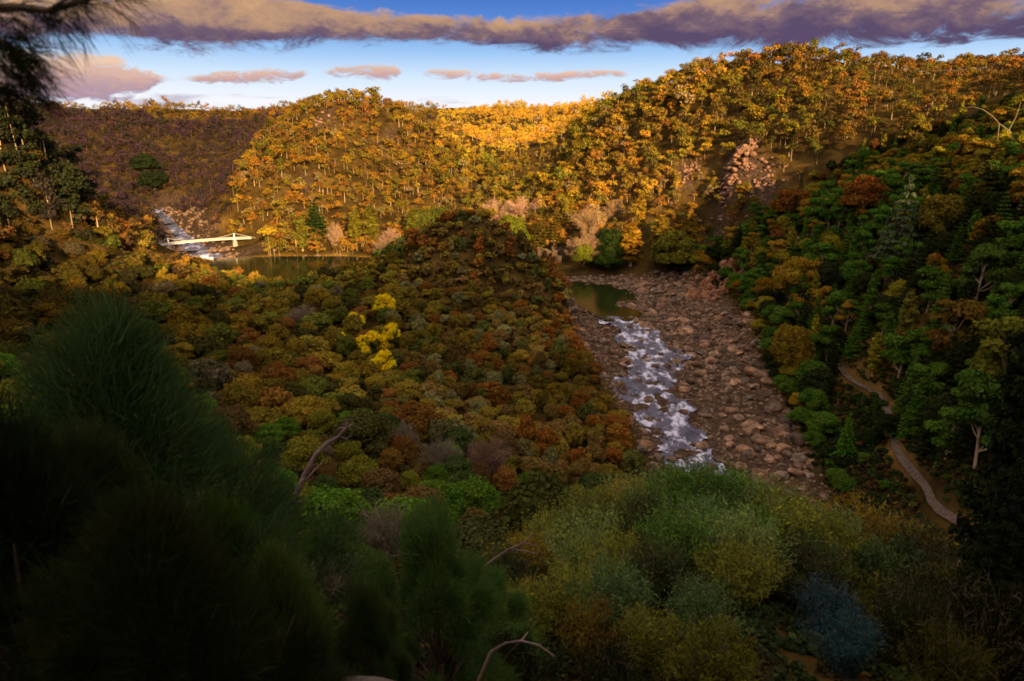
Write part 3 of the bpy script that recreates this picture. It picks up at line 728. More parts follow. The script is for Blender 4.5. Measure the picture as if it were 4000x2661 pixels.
def stand(name, cat, group, zone, amin, amax, dmin, dmax, spacing, hrange, cols, probs, tpls, stuffname, stufflabel, wide=(.8, 1.2), limit=300):
    x, y = scatter(amin, amax, dmin, dmax, spacing * .55)
    k = clear(x, y, 1.0) & zone(x, y); x, y = x[k], y[k]
    r = spacing * (.75 + .5 * rng.random(len(x)))
    kk = thin(x, y, r); x, y, r = x[kk], y[kk], r[kk]; z = H(x, y)
    hgt = (hrange[0] + (hrange[1] - hrange[0]) * rng.random(len(x)) ** 1.6)
    k = visible(x, y, z + hgt, .012); x, y, z, hgt, r = x[k], y[k], z[k], hgt[k], r[k]
    U, V = view(x, y, z + hgt); k = ~((U > 345) & (U < 610) & (np.hypot(x, y) > 340) & (V < 592))
    U, V = view(x, y, z + hgt * .7); k &= (U > -60) & (U < 2420) & (V < 1640); x, y, z, hgt, r = x[k], y[k], z[k], hgt[k], r[k]
    print(name, group, len(x))
    o_ = np.argsort(np.hypot(x, y)); names = list(cols); sb = MB(); nz = fbm(x, y, 28, 2)
    for c_, i in enumerate(o_):
        pv = np.array(probs)
        if name == 'round_shrub':                          # rust gathers along the river edge and the crest
            e_ = np.clip(1 - (float(xleft(np.array([y[i]]))[0]) - x[i]) / 16, 0, 1) + (z[i] > 26) * .5; pv = pv * np.array([1, .35 + 3 * e_, 1 - .6 * min(e_, 1), .5 + e_, 1, 1]); pv /= pv.sum()
        kx = rng.choice(len(names), p=pv)
        w = names[kx]; colr = 1.3 * (1 if name == 'round_shrub' else float(np.interp(A_(x[i], y[i]), [-32, -18], [.35, 1]))) * np.array(cols[w]) * (.75 + .5 * rng.random()) * (1 + .6 * nz[i])  # small trees darken leftwards, vignette put into their colour
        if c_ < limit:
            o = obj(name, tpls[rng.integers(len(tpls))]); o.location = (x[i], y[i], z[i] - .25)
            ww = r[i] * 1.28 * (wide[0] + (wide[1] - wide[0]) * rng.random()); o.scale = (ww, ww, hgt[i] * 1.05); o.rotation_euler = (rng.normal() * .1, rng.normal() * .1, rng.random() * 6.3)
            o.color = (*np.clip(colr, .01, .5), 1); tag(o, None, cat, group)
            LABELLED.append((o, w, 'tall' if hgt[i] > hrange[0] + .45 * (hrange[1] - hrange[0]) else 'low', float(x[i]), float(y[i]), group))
        else:
            cl = dome_clumps(6, .42, .5, .34, .26) + [((0, 0, .36), .38)]; b = MB(); clump_crown(b, cl, 26, .13, core=.8, sub=0)
            v = np.concatenate(b.v) * np.array([r[i] * 1.1, r[i] * 1.1, hgt[i]]) + np.array([x[i], y[i], z[i] - .2])
            sb.add(v, np.concatenate(b.q), np.concatenate(b.t), leaf=np.concatenate(b.leaf), tint=np.clip(colr, .01, .5))
    if sb.n: tag(obj(stuffname, sb.mesh(stuffname, [M_FAR], tint=True)), stufflabel, 'scrub', kind='stuff')
A_ = lambda x, y: np.degrees(np.arctan2(x, y))
knoll = lambda x, y: (x < xleft(y)) & (A_(x, y) > -9.5 - 6 * fbm(x, y, 40, 2)) & (H(x, y) > 1.0)
leftz = lambda x, y: (A_(x, y) <= -7) & (H(x, y) > .8) & ~knoll(x, y)
stand('round_shrub', 'shrub', 'rounded shrubs on the central knoll', knoll, -16, 16, 112, 395, 3.9, (2.6, 7.0), KCOL, KP, SHRUBS + [b_[0] for b_ in BUSHY_HI[:2]], 'knoll_scrub', 'rust and olive scrub over the upper back of the knoll')
stand('small_tree', 'small tree', 'small trees on the left slope', leftz, -42, -5, 112, 470, 5.6, (3.5, 8.0), LCOL, LP, SHRUBS + [b_[0] for b_ in BUSHY_HI] + [GUMS_HI[0][0]], 'slope_scrub', 'olive scrub far down the left slope by the basin', wide=(.8, 1.15))

# ------------------------------------------------------------------ trees on the right hand slope and round the basin
def xright(y): return np.interp(y, [p[1] for p in BRw][::-1], [p[0] for p in BRw][::-1])
rightz = lambda x, y: (x > np.where(y < 400, xright(y) + 2, -999))
SP = [('gum_tree', GUMS_HI, (8, 14), ['olive', 'green', 'green', 'ochre'], 1.0, .34), ('bushy_tree', BUSHY_HI, (5, 10), ['dark', 'green', 'olive', 'olive', 'rust'], 1.0, .28), ('pine_tree', PINE, (9, 16), ['dark', 'green'], 1.0, .22), ('column_tree', COLUMN, (8, 14), ['olive', 'green'], 1.3, .16)]
ECOL = {'olive': (.15, .125, .012), 'ochre': (.19, .11, .012), 'green': (.045, .09, .011), 'dark': (.018, .024, .008), 'rust': (.12, .052, .014)}
x, y = scatter(2, 41, 135, 450, 3.2); k = rightz(x, y) & clear(x, y, .8) & ~((np.hypot(x, y) > D1 - 4)); x, y = x[k], y[k]
k = rockmask(x, y) < .45 + .3 * rng.random(len(x)); x, y = x[k], y[k]
EXTRA_CLEAR = []
kk = thin(x, y, 3.9 * (.8 + .5 * rng.random(len(x)))); x, y = x[kk], y[kk]
z = H(x, y); k = visible(x, y, z + 9, .01); x, y, z = x[k], y[k], z[k]
U, V = view(x, y, z + 5); 
k = (U > -60) & (U < 2450) & (V < 1640); x, y, z, U, V = x[k], y[k], z[k], U[k], V[k]
print('right slope trees', len(x))
cn_ = {s[0]: 0 for s in SP}
for i in np.argsort(np.hypot(x, y)):
    d = math.hypot(x[i], y[i]); near_path = seg_dist(x[i:i + 1], y[i:i + 1], [tuple(p[:2]) for p in PATH], False)[0]
    pr = np.array([s[5] for s in SP]); pr = pr * (np.array([.6, 1.0, 2.4, .7]) if d < 260 else np.array([1.4, .8, .7, .8])); pr /= pr.sum()
    nm, tp, hr, cs_, wd, _ = SP[rng.choice(4, p=pr)]
    if cn_[nm] >= 290 and d > 300: continue
    if cn_[nm] >= 270: nm, tp, hr, cs_, wd, _ = SP[1 if nm != 'bushy_tree' else 0]
    cn_[nm] += 1
    w = cs_[rng.integers(len(cs_))]
    if w == 'green' and V[i] < 420 and rng.random() < .5: w = 'olive' if 'olive' in cs_ else 'dark'
    if U[i] > 1880 and V[i] > 430 and rng.random() < .6: w = 'dark' if 'dark' in cs_ else 'green'  # dark colours favoured here, painting the vignette at the right
    if d < 200 and w in ('ochre', 'olive') and rng.random() < .5: w = 'green' if 'green' in cs_ else 'dark'
    hh = hr[0] + (hr[1] - hr[0]) * rng.random()
    px, py = x[i], y[i]
    # keep the path and the river bank open to the view: only low bushes on their near side
    Uq, Vq = U[i], V[i]
    lim = np.interp(Uq, [1925, 2010, 2062, 2150, 2225, 2300], [850, 905, 1050, 1165, 1215, 1240])
    zt = None
    dr = px - float(xright(np.array([py]))[0])
    if dr < 10: hh = min(hh, 2.4 + .8 * dr); nm, tp, wd = 'bushy_tree', BUSHY_HI, 1.3
    if 1900 < Uq < 2320 and Vq > lim - 10:
        lim_w = lim + 14
        f = (lim_w - Vq)
        hh = min(hh, 2.4 if Vq - lim < 130 else 4.0); nm, tp, wd = 'bushy_tree', BUSHY_HI, 1.3
    c = np.array(ECOL[w]) * (.85 + .7 * rng.random())
    e = plant(nm, tp[rng.integers(len(tp))], px, py, hh, c, None, 'tree', 'trees on the right hand slope', wd * (.85 + .35 * rng.random()))
    LABELLED.append((e, {'ochre': 'ochre', 'rust': 'rusty'}.get(w, w), 'tall' if hh > .5 * (hr[0] + hr[1]) else 'low', float(px), float(py), 'right'))

# undergrowth filling the ground between the trees
def undergrowth(name, zone, amin, amax, dmin, dmax, sp, hr, cols, label):
    x, y = scatter(amin, amax, dmin, dmax, sp); k = clear(x, y, .8, m_path=1.5) & zone(x, y); x, y = x[k], y[k]; z = H(x, y)
    U, V = view(x, y, z); k = (U > -80) & (U < 2440) & (V < 1700) & visible(x, y, z + 1.5, .01); x, y, z = x[k], y[k], z[k]; mb = MB(); nz = fbm(x, y, 20, 2)
    uv = []
    for _ in range(10):
        b = MB(); clump_crown(b, dome_clumps(4, .42, .4, .3, .26), 26, .11, core=.7); uv.append((np.concatenate(b.v), np.concatenate(b.q), np.concatenate(b.t), np.concatenate(b.leaf)))
    for i in range(len(x)):
        v, q, t, l = uv[rng.integers(10)]; h_ = hr[0] + (hr[1] - hr[0]) * rng.random(); w_ = h_ * (1 + .5 * rng.random()); a = rng.random() * 6.3; c, s_ = math.cos(a), math.sin(a)
        w = np.stack([(v[:, 0] * c - v[:, 1] * s_) * w_ + x[i], (v[:, 0] * s_ + v[:, 1] * c) * w_ + y[i], v[:, 2] * h_ + z[i] - .15], 1)
        col = np.array(cols[rng.integers(len(cols))]) * (.7 + .6 * rng.random()) * (1 + .7 * nz[i]); mb.add(w, q, t, leaf=l, tint=np.clip(col, .008, .5))
    print(name, len(x)); tag(obj(name, mb.mesh(name, [M_FAR], tint=True)), label, 'undergrowth', kind='stuff')
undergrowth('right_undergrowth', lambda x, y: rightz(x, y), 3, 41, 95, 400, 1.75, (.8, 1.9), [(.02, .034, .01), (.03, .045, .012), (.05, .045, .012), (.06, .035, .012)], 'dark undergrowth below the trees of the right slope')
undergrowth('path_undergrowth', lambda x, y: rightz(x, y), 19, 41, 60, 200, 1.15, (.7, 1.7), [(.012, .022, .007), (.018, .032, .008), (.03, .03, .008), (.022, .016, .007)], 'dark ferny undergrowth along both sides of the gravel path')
undergrowth('left_undergrowth', lambda x, y: (x < xleft(y)) & (H(x, y) > .6), -42, 18, 36, 330, 2.7, (.8, 2.0), [(.06, .05, .012), (.04, .055, .013), (.08, .05, .014), (.06, .036, .012)], 'low undergrowth between the shrubs of the knoll and the left slope')

Tg = 'conspicuous trees on the right slope'
pt = plant_top
pt('fir_tree', FIR[0], 1958, 952, 158, (.05, .135, .012), 'bright green young conifer standing in front of the dark trees beside the river', 'conifer', Tg, .95)
pt('fir_tree', FIR[1], 2128, 858, 158, (.045, .12, .012), 'larger bright green conifer with feathery tiers just above the gravel path', 'conifer', Tg, .95)
pt('cedar_tree', CEDAR[0], 2098, 405, 225, (.075, .095, .05), 'tall pale blue green cedar with drooping tiers on the right slope', 'conifer', Tg, .75, hmax=30, hmin=20)
pt('cedar_tree', CEDAR[1], 2285, 360, 205, (.05, .05, .008), 'broad dark cedar with yellow edged flat tiers near the right edge', 'conifer', Tg, 1.0)
pt('round_crowned_tree', BUSHY_HI[0], 2178, 440, 210, (.13, .10, .014), 'round crowned olive tree with visible limbs beside the pale cedar', 'tree', Tg, .8, hmin=11)
pt('round_crowned_tree', BUSHY_HI[1], 2000, 395, 290, (.17, .065, .012), 'rust orange round tree upper right above the dark slope', 'tree', Tg, .95)
pt('round_crowned_tree', BUSHY_HI[2], 1830, 420, 330, (.16, .06, .014), 'rust brown spreading tree left of the orange one', 'tree', Tg, 1.3)
pt('round_crowned_tree', BUSHY_HI[3], 1840, 585, 228, (.24, .15, .016), 'big yellow olive tree above the boulder bank', 'tree', Tg, .9)
pt('round_crowned_tree', BUSHY_HI[0], 1830, 740, 205, (.15, .10, .012), 'olive gold tree with forked limbs just below the big yellow one', 'tree', Tg, .8)
pt('column_tree', COLUMN[0], 2100, 672, 165, (.12, .10, .018), 'slender olive column tree with a pale trunk above the path', 'tree', Tg, 1.3)
pt('gum_tree', GUMS_HI[2], 2030, 905, 150, (.03, .05, .011), 'dark green gum hiding the middle of the gravel path', 'tree', Tg, .8, hmax=9)
pt('bushy_tree', BUSHY_HI[1], 2055, 950, 142, (.016, .026, .008), 'dark bushy tree below the gum that hides the path', 'tree', Tg, 1.0, hmax=6)
pt('bushy_tree', BUSHY_HI[2], 2010, 985, 140, (.02, .034, .009), 'dark green bushy tree on the river side of the path', 'tree', Tg, 1.0, hmax=4.5)
pt('gum_tree', GUMS_HI[0], 2225, 690, 150, (.10, .06, .012), 'brownish gum with bare reddish trunks at the right', 'tree', Tg)
pt('gum_tree', GUMS_HI[1], 2345, 735, 125, (.10, .10, .014), 'yellow green gum cut by the right edge of the view', 'tree', Tg)
pt('gum_tree', GUMS_HI[2], 2130, 255, 270, (.13, .095, .014), 'gum with a straight bright pale trunk on the upper right slope', 'tree', Tg, .9, hmax=24)
pt('gum_tree', GUMS_HI[3], 2270, 560, 180, (.05, .085, .014), 'green gum standing below the dark cedar', 'tree', Tg, 1.0)
pt('gum_tree', GUMS_HI[4], 2290, 850, 130, (.035, .075, .012), 'green drooping gum right of the feathery conifer', 'tree', Tg, .9)
PINE_HI = t_conifer(tiers=26, w=.2, droop=.10, tipup=.2, dens=9000, cs=.0085, start=.06)
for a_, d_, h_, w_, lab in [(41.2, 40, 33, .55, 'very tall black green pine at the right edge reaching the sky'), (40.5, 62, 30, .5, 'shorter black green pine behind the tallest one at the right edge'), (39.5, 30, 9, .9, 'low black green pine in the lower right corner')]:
    plant('pine_tree', PINE_HI, d_ * math.sin(R(a_)), d_ * math.cos(R(a_)), h_, (.012, .016, .007), lab, 'conifer', Tg, w_)  # near-black colour paints the darkened right edge
# the leaning pale gum whose bare trunk arches over the slope
AD = next((q for q in np.arange(150, 330, 3) if spot(2345, 372, q)[2] - h1(*spot(2345, 372, q)[:2]) < 2.5), 235); x, y, z = spot(2345, 372, AD); e = empty('arching_gum', (x, y, z)); tag(e, 'pale gum with a long bare trunk arching to the left at the upper right', 'tree', Tg)
def rel_pts(L_, d): return np.array([at(U, V, d) for U, V in L_]) - np.array([x, y, z])
b = MB(); tube(b, np.vstack([[0, 0, h1(x, y) - z - .3], rel_pts([(2345, 372), (2340, 330), (2322, 300), (2300, 285), (2285, 268), (2262, 252), (2240, 246), (2215, 250)], AD)]), [.24, .22, .19, .17, .15, .13, .11, .09, .05], sides=7)
tube(b, rel_pts([(2300, 285), (2298, 305), (2296, 325)], AD), [.16, .13, .1]); tube(b, rel_pts([(2322, 300), (2338, 270), (2350, 235)], AD), [.16, .12, .08])
obj('trunk', b.mesh('trunk', [M_DIMGUM], smooth=True), e)
b = MB(); clump_crown(b, [(rel_pts([(U, V)], AD)[0], np.array([1.6, 1.6, 1.0]) * s) for U, V, s in [(2215, 255, .8), (2195, 268, .7), (2180, 282, .6), (2235, 240, .7), (2350, 225, 1.2), (2335, 235, 1.0), (2265, 246, .5), (2296, 328, .6)]], 90, .3, core=.5)
c_ = obj('crown', b.mesh('crown', [M_LEAF]), e); c_.color = (.12, .11, .012, 1)
# trees round the basin and along the foot of the hills
Bg = 'trees along the far side of the basin'
for i, (nm, tp, U, V, d, c, lab, wd) in enumerate([
    ('bare_tree', BARE[0], 1145, 448, 440, (.42, .26, .18), 'pale pinkish leafless tree, left half of the bare pair behind the knoll', 1.3), ('bare_tree', BARE[1], 1200, 442, 445, (.44, .27, .18), 'pale pinkish leafless tree, right half of the bare pair behind the knoll', 1.35),
    ('round_crowned_tree', BUSHY_HI[1], 1175, 490, 420, (.12, .13, .014), 'rounded green tree in front of the two bare trees', .95), ('bare_tree', BARE[2], 1365, 462, 430, (.34, .22, .12), 'tan leafless tree above the weeping trees', 1.1), ('bare_tree', BARE[0], 1415, 455, 445, (.33, .21, .11), 'second tan leafless tree right of the first', .9),
    ('bare_tree', BARE[1], 1355, 525, 400, (.34, .22, .13), 'low pale twiggy tree left of the dark green one', 1.2), ('column_tree', COLUMN[0], 1455, 510, 395, (.26, .14, .016), 'orange weeping column tree at the edge of the rocky bank', 2.6), ('column_tree', COLUMN[1], 1478, 440, 420, (.25, .15, .018), 'slim golden poplar rising behind the weeping tree', 1.3),
    ('column_tree', COLUMN[0], 1525, 495, 390, (.18, .12, .016), 'olive weeping tree right of the orange one', 2.6), ('round_crowned_tree', BUSHY_HI[2], 1405, 520, 396, (.024, .040, .010), 'dark emerald tree left of the orange weeping tree', .9), ('round_crowned_tree', BUSHY_HI[3], 1400, 580, 388, (.026, .046, .010), 'low emerald bush at the foot of the weeping trees', 1.6),
    ('round_crowned_tree', BUSHY_HI[0], 1345, 560, 392, (.14, .15, .016), 'light green bush on the bank left of the emerald bush', 1.1), ('pine_tree', PINE[0], 1245, 478, 405, (.10, .075, .014), 'olive layered conifer behind the crest of the knoll', 1.3), ('pine_tree', PINE[1], 1282, 470, 410, (.12, .085, .014), 'second olive conifer right of the first', 1.0),
    ('gum_tree', GUMS_HI[2], 1300, 440, 425, (.16, .12, .016), 'tall olive gum with a white trunk above the conifers', .8), ('pine_tree', PINE[0], 722, 458, 500, (.03, .06, .014), 'dark green pointed conifer at the foot of the middle hill', 1.6), ('pine_tree', PINE[1], 1138, 372, 600, (.10, .10, .02), 'lone olive conifer standing in the golden valley', 1.2),
    ('bare_tree', BARE[2], 770, 505, 488, (.36, .23, .15), 'pinkish bare tree left on the lawn beside the basin', .6), ('bare_tree', BARE[0], 895, 520, 470, (.38, .24, .16), 'pinkish bare tree at the right end of the lawn', .9), ('bare_tree', BARE[1], 880, 545, 455, (.36, .23, .15), 'small pinkish bare tree by the water below the other', 1.0),
    ('column_tree', COLUMN[1], 690, 495, 490, (.13, .12, .018), 'olive green column tree on the lawn near the pointed conifer', 1.8), ('column_tree', COLUMN[0], 815, 482, 490, (.14, .12, .016), 'olive column tree in the middle of the lawn row', 2.0), ('column_tree', COLUMN[1], 850, 470, 492, (.13, .11, .016), 'olive column tree right of the middle of the lawn row', 2.2),
    ('column_tree', COLUMN[0], 950, 478, 470, (.12, .115, .016), 'broad olive column tree right of the bare trees', 2.2), ('round_crowned_tree', BUSHY_HI[2], 1010, 470, 470, (.075, .09, .016), 'dark green tree cluster left of the bare pair', 1.0), ('round_crowned_tree', BUSHY_HI[3], 975, 480, 465, (.08, .085, .015), 'green tree standing between the columns and the dark cluster', 1.0),
    ('round_crowned_tree', BUSHY_HI[0], 630, 530, 498, (.15, .12, .016), 'olive rounded tree on the shore right of the bridge', 1.1), ('round_crowned_tree', BUSHY_HI[1], 330, 350, 860, (.020, .030, .012), 'large dark green tree on the gorge wall above the rapids', 1.2), ('round_crowned_tree', BUSHY_HI[0], 350, 385, 830, (.018, .026, .012), 'lower dark green tree on the gorge wall above the rapids', 1.4),
    ('column_tree', COLUMN[1], 1085, 480, 440, (.17, .12, .016), 'olive gold column tree left of the bare pair', 1.8), ('round_crowned_tree', BUSHY_HI[1], 1560, 520, 372, (.13, .12, .016), 'yellow green tree at the right end of the weeping row', 1.0), ('column_tree', COLUMN[1], 1590, 480, 380, (.20, .12, .015), 'golden column tree at the right end of the weeping row', 1.6)]):
    pt(nm, tp, U, V, d, c, lab, 'tree', Bg, wd, hmin=5, hmax=26)
# flowering wattles on the knoll's left flank and far off
def t_wattle(n=22, sp=.42):
    g = MB(); y_ = MB(); cl = dome_clumps(n, sp, .5, .38, .17)
    clump_crown(g, [((0, 0, .4), .36)] + [(c - np.array([0, 0, .1]), r * .9) for c, r in cl[::2]], 70, .07, core=.7, sub=1)
    clump_crown(y_, cl, 190, .034, core=.5, sub=1)
    t = MB(); tube(t, wander((0, 0, -.1), (0, 0, 1), .6, 4, .1), np.linspace(.03, .01, 5))
    return y_.mesh('blossom', [M_LEAF]), g.mesh('leaves', [M_LEAF]), t.mesh('trunk', [M_BARK])
WT = [t_wattle(), t_wattle(12, .4), t_wattle(18, .36)]
for i, (U, V, d, hh, lab, cat) in enumerate(WATTLES):
    x, y, zt = spot(U, V, find_d(U, V, d, hh)); g = h1(x, y); hh = min(max(zt - g, hh * .6), hh * 1.4)
    e = empty('wattle', (x, y, g - .2)); e.scale = (hh * .85, hh * .85, hh); e.rotation_euler = (0, 0, i * 1.3); tag(e, lab, 'wattle tree', 'flowering wattles')
    for m_, n_, c in zip(WT[i % 3], ('blossom', 'leaves', 'trunk'), ((.68, .50, .010), (.06, .075, .01), (1, 1, 1))):
        o = obj(n_, m_, e); o.color = (*c, 1)

# ------------------------------------------------------------------ suspension bridge
pL, pR = atz(362, 566, 5.2), atz(578, 549, 6.0)
T1, T2 = atz(388, 564, 5.2), atz(540, 552, 5.9)
T1 = pL + (pR - pL) * ((T1 - pL) @ (pR - pL)) / ((pR - pL) @ (pR - pL)); T2 = pL + (pR - pL) * ((T2 - pL) @ (pR - pL)) / ((pR - pL) @ (pR - pL))
bd = unit((pR - pL)[None])[0]; bn = unit(np.cross(bd, [0, 0, 1])[None])[0]
br = empty('suspension_bridge', tuple(T1)); tag(br, 'white suspension footbridge across the gorge where it meets the basin', 'bridge')
o0 = T1
def box(mb, c, hx, hy, hz, ax=None, m=0):
    ax = ax or (bd, bn, np.array([0, 0, 1.]))
    k = np.array([[-1, -1, -1], [1, -1, -1], [1, 1, -1], [-1, 1, -1], [-1, -1, 1], [1, -1, 1], [1, 1, 1], [-1, 1, 1]], float)
    v = np.array(c) + k[:, :1] * hx * ax[0] + k[:, 1:2] * hy * ax[1] + k[:, 2:] * hz * ax[2]
    mb.add(v, [(0, 3, 2, 1), (4, 5, 6, 7), (0, 1, 5, 4), (1, 2, 6, 5), (2, 3, 7, 6), (3, 0, 4, 7)], m=m)
Ld = np.linalg.norm(pR - pL)
def along(t): return pL + (pR - pL) * t - o0
b = MB()
pts = np.array([along(t) + np.array([0, 0, .9 * math.sin(math.pi * t)]) for t in np.linspace(0, 1, 25)])
for a, c in zip(pts[:-1], pts[1:]):
    d = unit((c - a)[None])[0]; box(b, (a + c) / 2, np.linalg.norm(c - a) / 2, .8, .16, (d, bn, unit(np.cross(d, bn)[None])[0] * -1))
obj('deck', b.mesh('deck', [M_WHITE]), br)
for s in (-1, 1):
    b = MB(); up = np.array([0, 0, 1.15]); side = bn * s * .78
    tube(b, pts + side + up, .07, sides=4); tube(b, pts + side + up * .55, .045, sides=4)
    for t in np.linspace(0, 1, 49): 
        q = np.array([np.interp(t, np.linspace(0, 1, 25), pts[:, i]) for i in range(3)]) + side; tube(b, np.array([q, q + up]), .04, sides=4)
    obj('railing', b.mesh('railing', [M_WHITE]), br)
for T in (T1, T2):
    q = T - o0; b = MB()
    for s in (-1, 1): tube(b, np.array([q + bn * s * 1.05 + [0, 0, -.5], q + bn * s * .9 + [0, 0, 4.6]]), [.34, .26], sides=6)
    box(b, q + [0, 0, 4.5], .2, 1.15, .22); box(b, q + [0, 0, 2.9], .16, .95, .15)
    tw = obj('tower', b.mesh('tower', [M_WHITE]), br)
    b = MB(); gz = h1(T[0], T[1]); hz = (T[2] - .5 - max(min(gz, 0), -2.5) + .4) / 2
    v = np.array([[-1, -1, -1], [1, -1, -1], [1, 1, -1], [-1, 1, -1], [-.72, -.8, 1], [.72, -.8, 1], [.72, .8, 1], [-.72, .8, 1]])
    b.add(q + [0, 0, -.5 - hz] + v[:, :1] * 1.7 * bd + v[:, 1:2] * 2.0 * bn + v[:, 2:] * hz * np.array([0, 0, 1]), [(0, 3, 2, 1), (4, 5, 6, 7), (0, 1, 5, 4), (1, 2, 6, 5), (2, 3, 7, 6), (3, 0, 4, 7)])
    obj('pier', b.mesh('pier', [M_STONE]), br)
ta = ((T1 - pL) @ bd) / Ld; tb = ((T2 - pL) @ bd) / Ld
for s in (-1, 1):
    b = MB(); P0, P1, P2, P3 = along(-.06) + [0, 0, -.4], along(ta) + [0, 0, 4.6], along(tb) + [0, 0, 4.6], along(1.05) + [0, 0, .1]
    mid = [P1 + (P2 - P1) * t - np.array([0, 0, 12.2 * t * (1 - t)]) for t in np.linspace(0, 1, 19)]
    tube(b, np.array([P0] + mid + [P3]) + bn * s * .9, .07, sides=4)
    obj('cable', b.mesh('cable', [M_CABLE]), br)
    for p in mid[2:-2:2]:
        b = MB(); t = ((p + o0 - pL) @ bd) / Ld; dk = along(t) + np.array([0, 0, .9 * math.sin(math.pi * t)])
        tube(b, np.array([p + bn * s * .9, dk + bn * s * .82]), .03, sides=3); obj('hanger', b.mesh('hanger', [M_CABLE]), br)
# white weir blocks under the bridge
for U, V, w, lab in [(470, 592, 1.6, 'low white weir block under the middle of the bridge'), (483, 596, 1.2, 'smaller white weir block right of the first under the bridge')]:
    x, y, z = atz(U, V, 0.2); b = MB(); box(b, (0, 0, 0), w * 1.6, 1.0, .9); o = obj('weir_block', b.mesh('weir_block', [M_WHITE])); o.location = (x, y, .3); tag(o, lab, 'weir block', 'weir blocks')

# ------------------------------------------------------------------ foreground: bush on the slope below the lookout
nearz = lambda x, y: (x < xleft(y)) & (H(x, y) > 1.0)
NCOL = {'olive': (.10, .095, .012), 'green': (.055, .105, .012), 'dark green': (.03, .045, .012), 'rust': (.12, .06, .015), 'grey': (.10, .08, .06), 'brown': (.075, .045, .017)}
x, y = scatter(-40, 21, 36, 118, 3.0); k = nearz(x, y) & clear(x, y, 2); x, y = x[k], y[k]; kk = thin(x, y, 4.3 * (.8 + .5 * rng.random(len(x)))); x, y = x[kk], y[kk]
z = H(x, y); U, V = view(x, y, z + 4); k = (U > -100) & (U < 1560) & (V < 1700) & visible(x, y, z + 5, .03); x, y, z = x[k], y[k], z[k]
print('near trees', len(x)); ws = list(NCOL)
for i in range(len(x)):
    w = ws[rng.choice(6, p=[.30, .28, .14, .12, .09, .07])]; hh = 3.2 + 3.6 * rng.random() ** 1.5; U1, V1 = view(x[i], y[i], z[i] + hh)
    c = np.array(NCOL[w]) * (1.0 + .6 * rng.random())
    if w == 'grey': nm, tp = 'twiggy_tree', BARE
    else: nm, tp = 'scrub_tree', BUSHY_HI
    e = plant(nm, tp[rng.integers(len(tp))], x[i], y[i], hh, c, None, 'tree', 'bushy trees below the lookout', .9 + .4 * rng.random())
    LABELLED.append((e, w, 'tall' if hh > 4.6 else 'low', float(x[i]), float(y[i]), 'near'))
Ng = 'conspicuous trees below the lookout'
pt('round_crowned_tree', BUSHY_HI[0], 1245, 1085, 62, (.045, .05, .012), 'dark rounded tree standing alone below the knoll', 'tree', Ng, 1.0, hmax=8)
pt('round_crowned_tree', BUSHY_HI[1], 950, 905, 78, (.13, .065, .014), 'rust orange tree with a dark trunk right of the wattles', 'tree', Ng, 1.3, hmax=8)
pt('bare_tree', BARE[1], 1120, 1000, 72, (.16, .095, .075), 'pinkish twiggy leafless tree below the knoll', 'tree', Ng, 1.2, hmax=8)
pt('bare_tree', BARE[2], 700, 695, 175, (.20, .15, .12), 'grey leafless tree among the olive trees above the wattles', 'tree', Ng, 1.2, hmax=8)
pt('round_crowned_tree', BUSHY_HI[2], 830, 905, 66, (.06, .06, .016), 'olive broad tree behind the leaning dead trunk', 'tree', Ng, 1.4, hmax=7.5)
pt('round_crowned_tree', BUSHY_HI[3], 1110, 1140, 45, (.055, .06, .02), 'rounded grey green shrub left of the lone dark tree', 'tree', Ng, 1.3, hmax=5)

# she-oaks with fine drooping needles
def t_sheoak(nc, nn, w=.34, wn=.0007, L=.038):
    """soft crown: feathery plumes of fine needles on up-curving limbs"""
    tr = MB(); tp = wander((0, 0, -.1), (0, 0, 1), .86, 6, .03); tube(tr, tp, np.linspace(.02, .004, 7))
    cr = MB()
    for i in range(nc):
        f = (i + .5) / nc; a = i * 2.4 + rng.random() * .7
        rr = w * (1 - f ** 1.6) * (.4 + .85 * rng.random()); c = np.array([math.cos(a) * rr, math.sin(a) * rr, .2 + .72 * f]) + (tp[-1] * np.array([1, 1, 0])) * f
        s = tp[min(6, int(f * 5.5))]; mid = (s + c) / 2 + np.array([0, 0, -.03])
        tube(tr, np.array([s, mid, c, c + np.array([math.cos(a) * .04, math.sin(a) * .04, .07])]), [.007, .005, .003, .0012], sides=4)
        R_ = np.array([.06, .06, .11]) * (.6 + .9 * rng.random()); c = c + rng.normal(size=3) * .03 * (1.15 - .45 * f); m = nn // nc
        d = rdir(m); d[:, 2] = np.where(d[:, 2] < -.4, -d[:, 2], d[:, 2]); p = c + d * R_ * (.25 + .75 * rng.random(m) ** .6)[:, None]
        dd = unit(d * .45 + rng.normal(size=(m, 3)) * .42 + np.array([math.cos(a) * .55, math.sin(a) * .55, .6 + .5 * f]))
        v, q, tt = needles(p, dd, L * (.5 + .7 * rng.random(m) + 1.1 * (rng.random(m) < .12)), wn)
        cr.add(v, q, tt, leaf=np.repeat(np.clip(rng.normal(.5, .2, m), 0, 1), 5))
    return cr.mesh('crown', [M_NEEDLE]), tr.mesh('trunk', [M_BARK])
SHE = [t_sheoak(60, 120000), t_sheoak(50, 120000, .42)]
Sg = 'she-oaks in front of the lookout'  # near-black crowns at the left carry the corner vignette in their colour
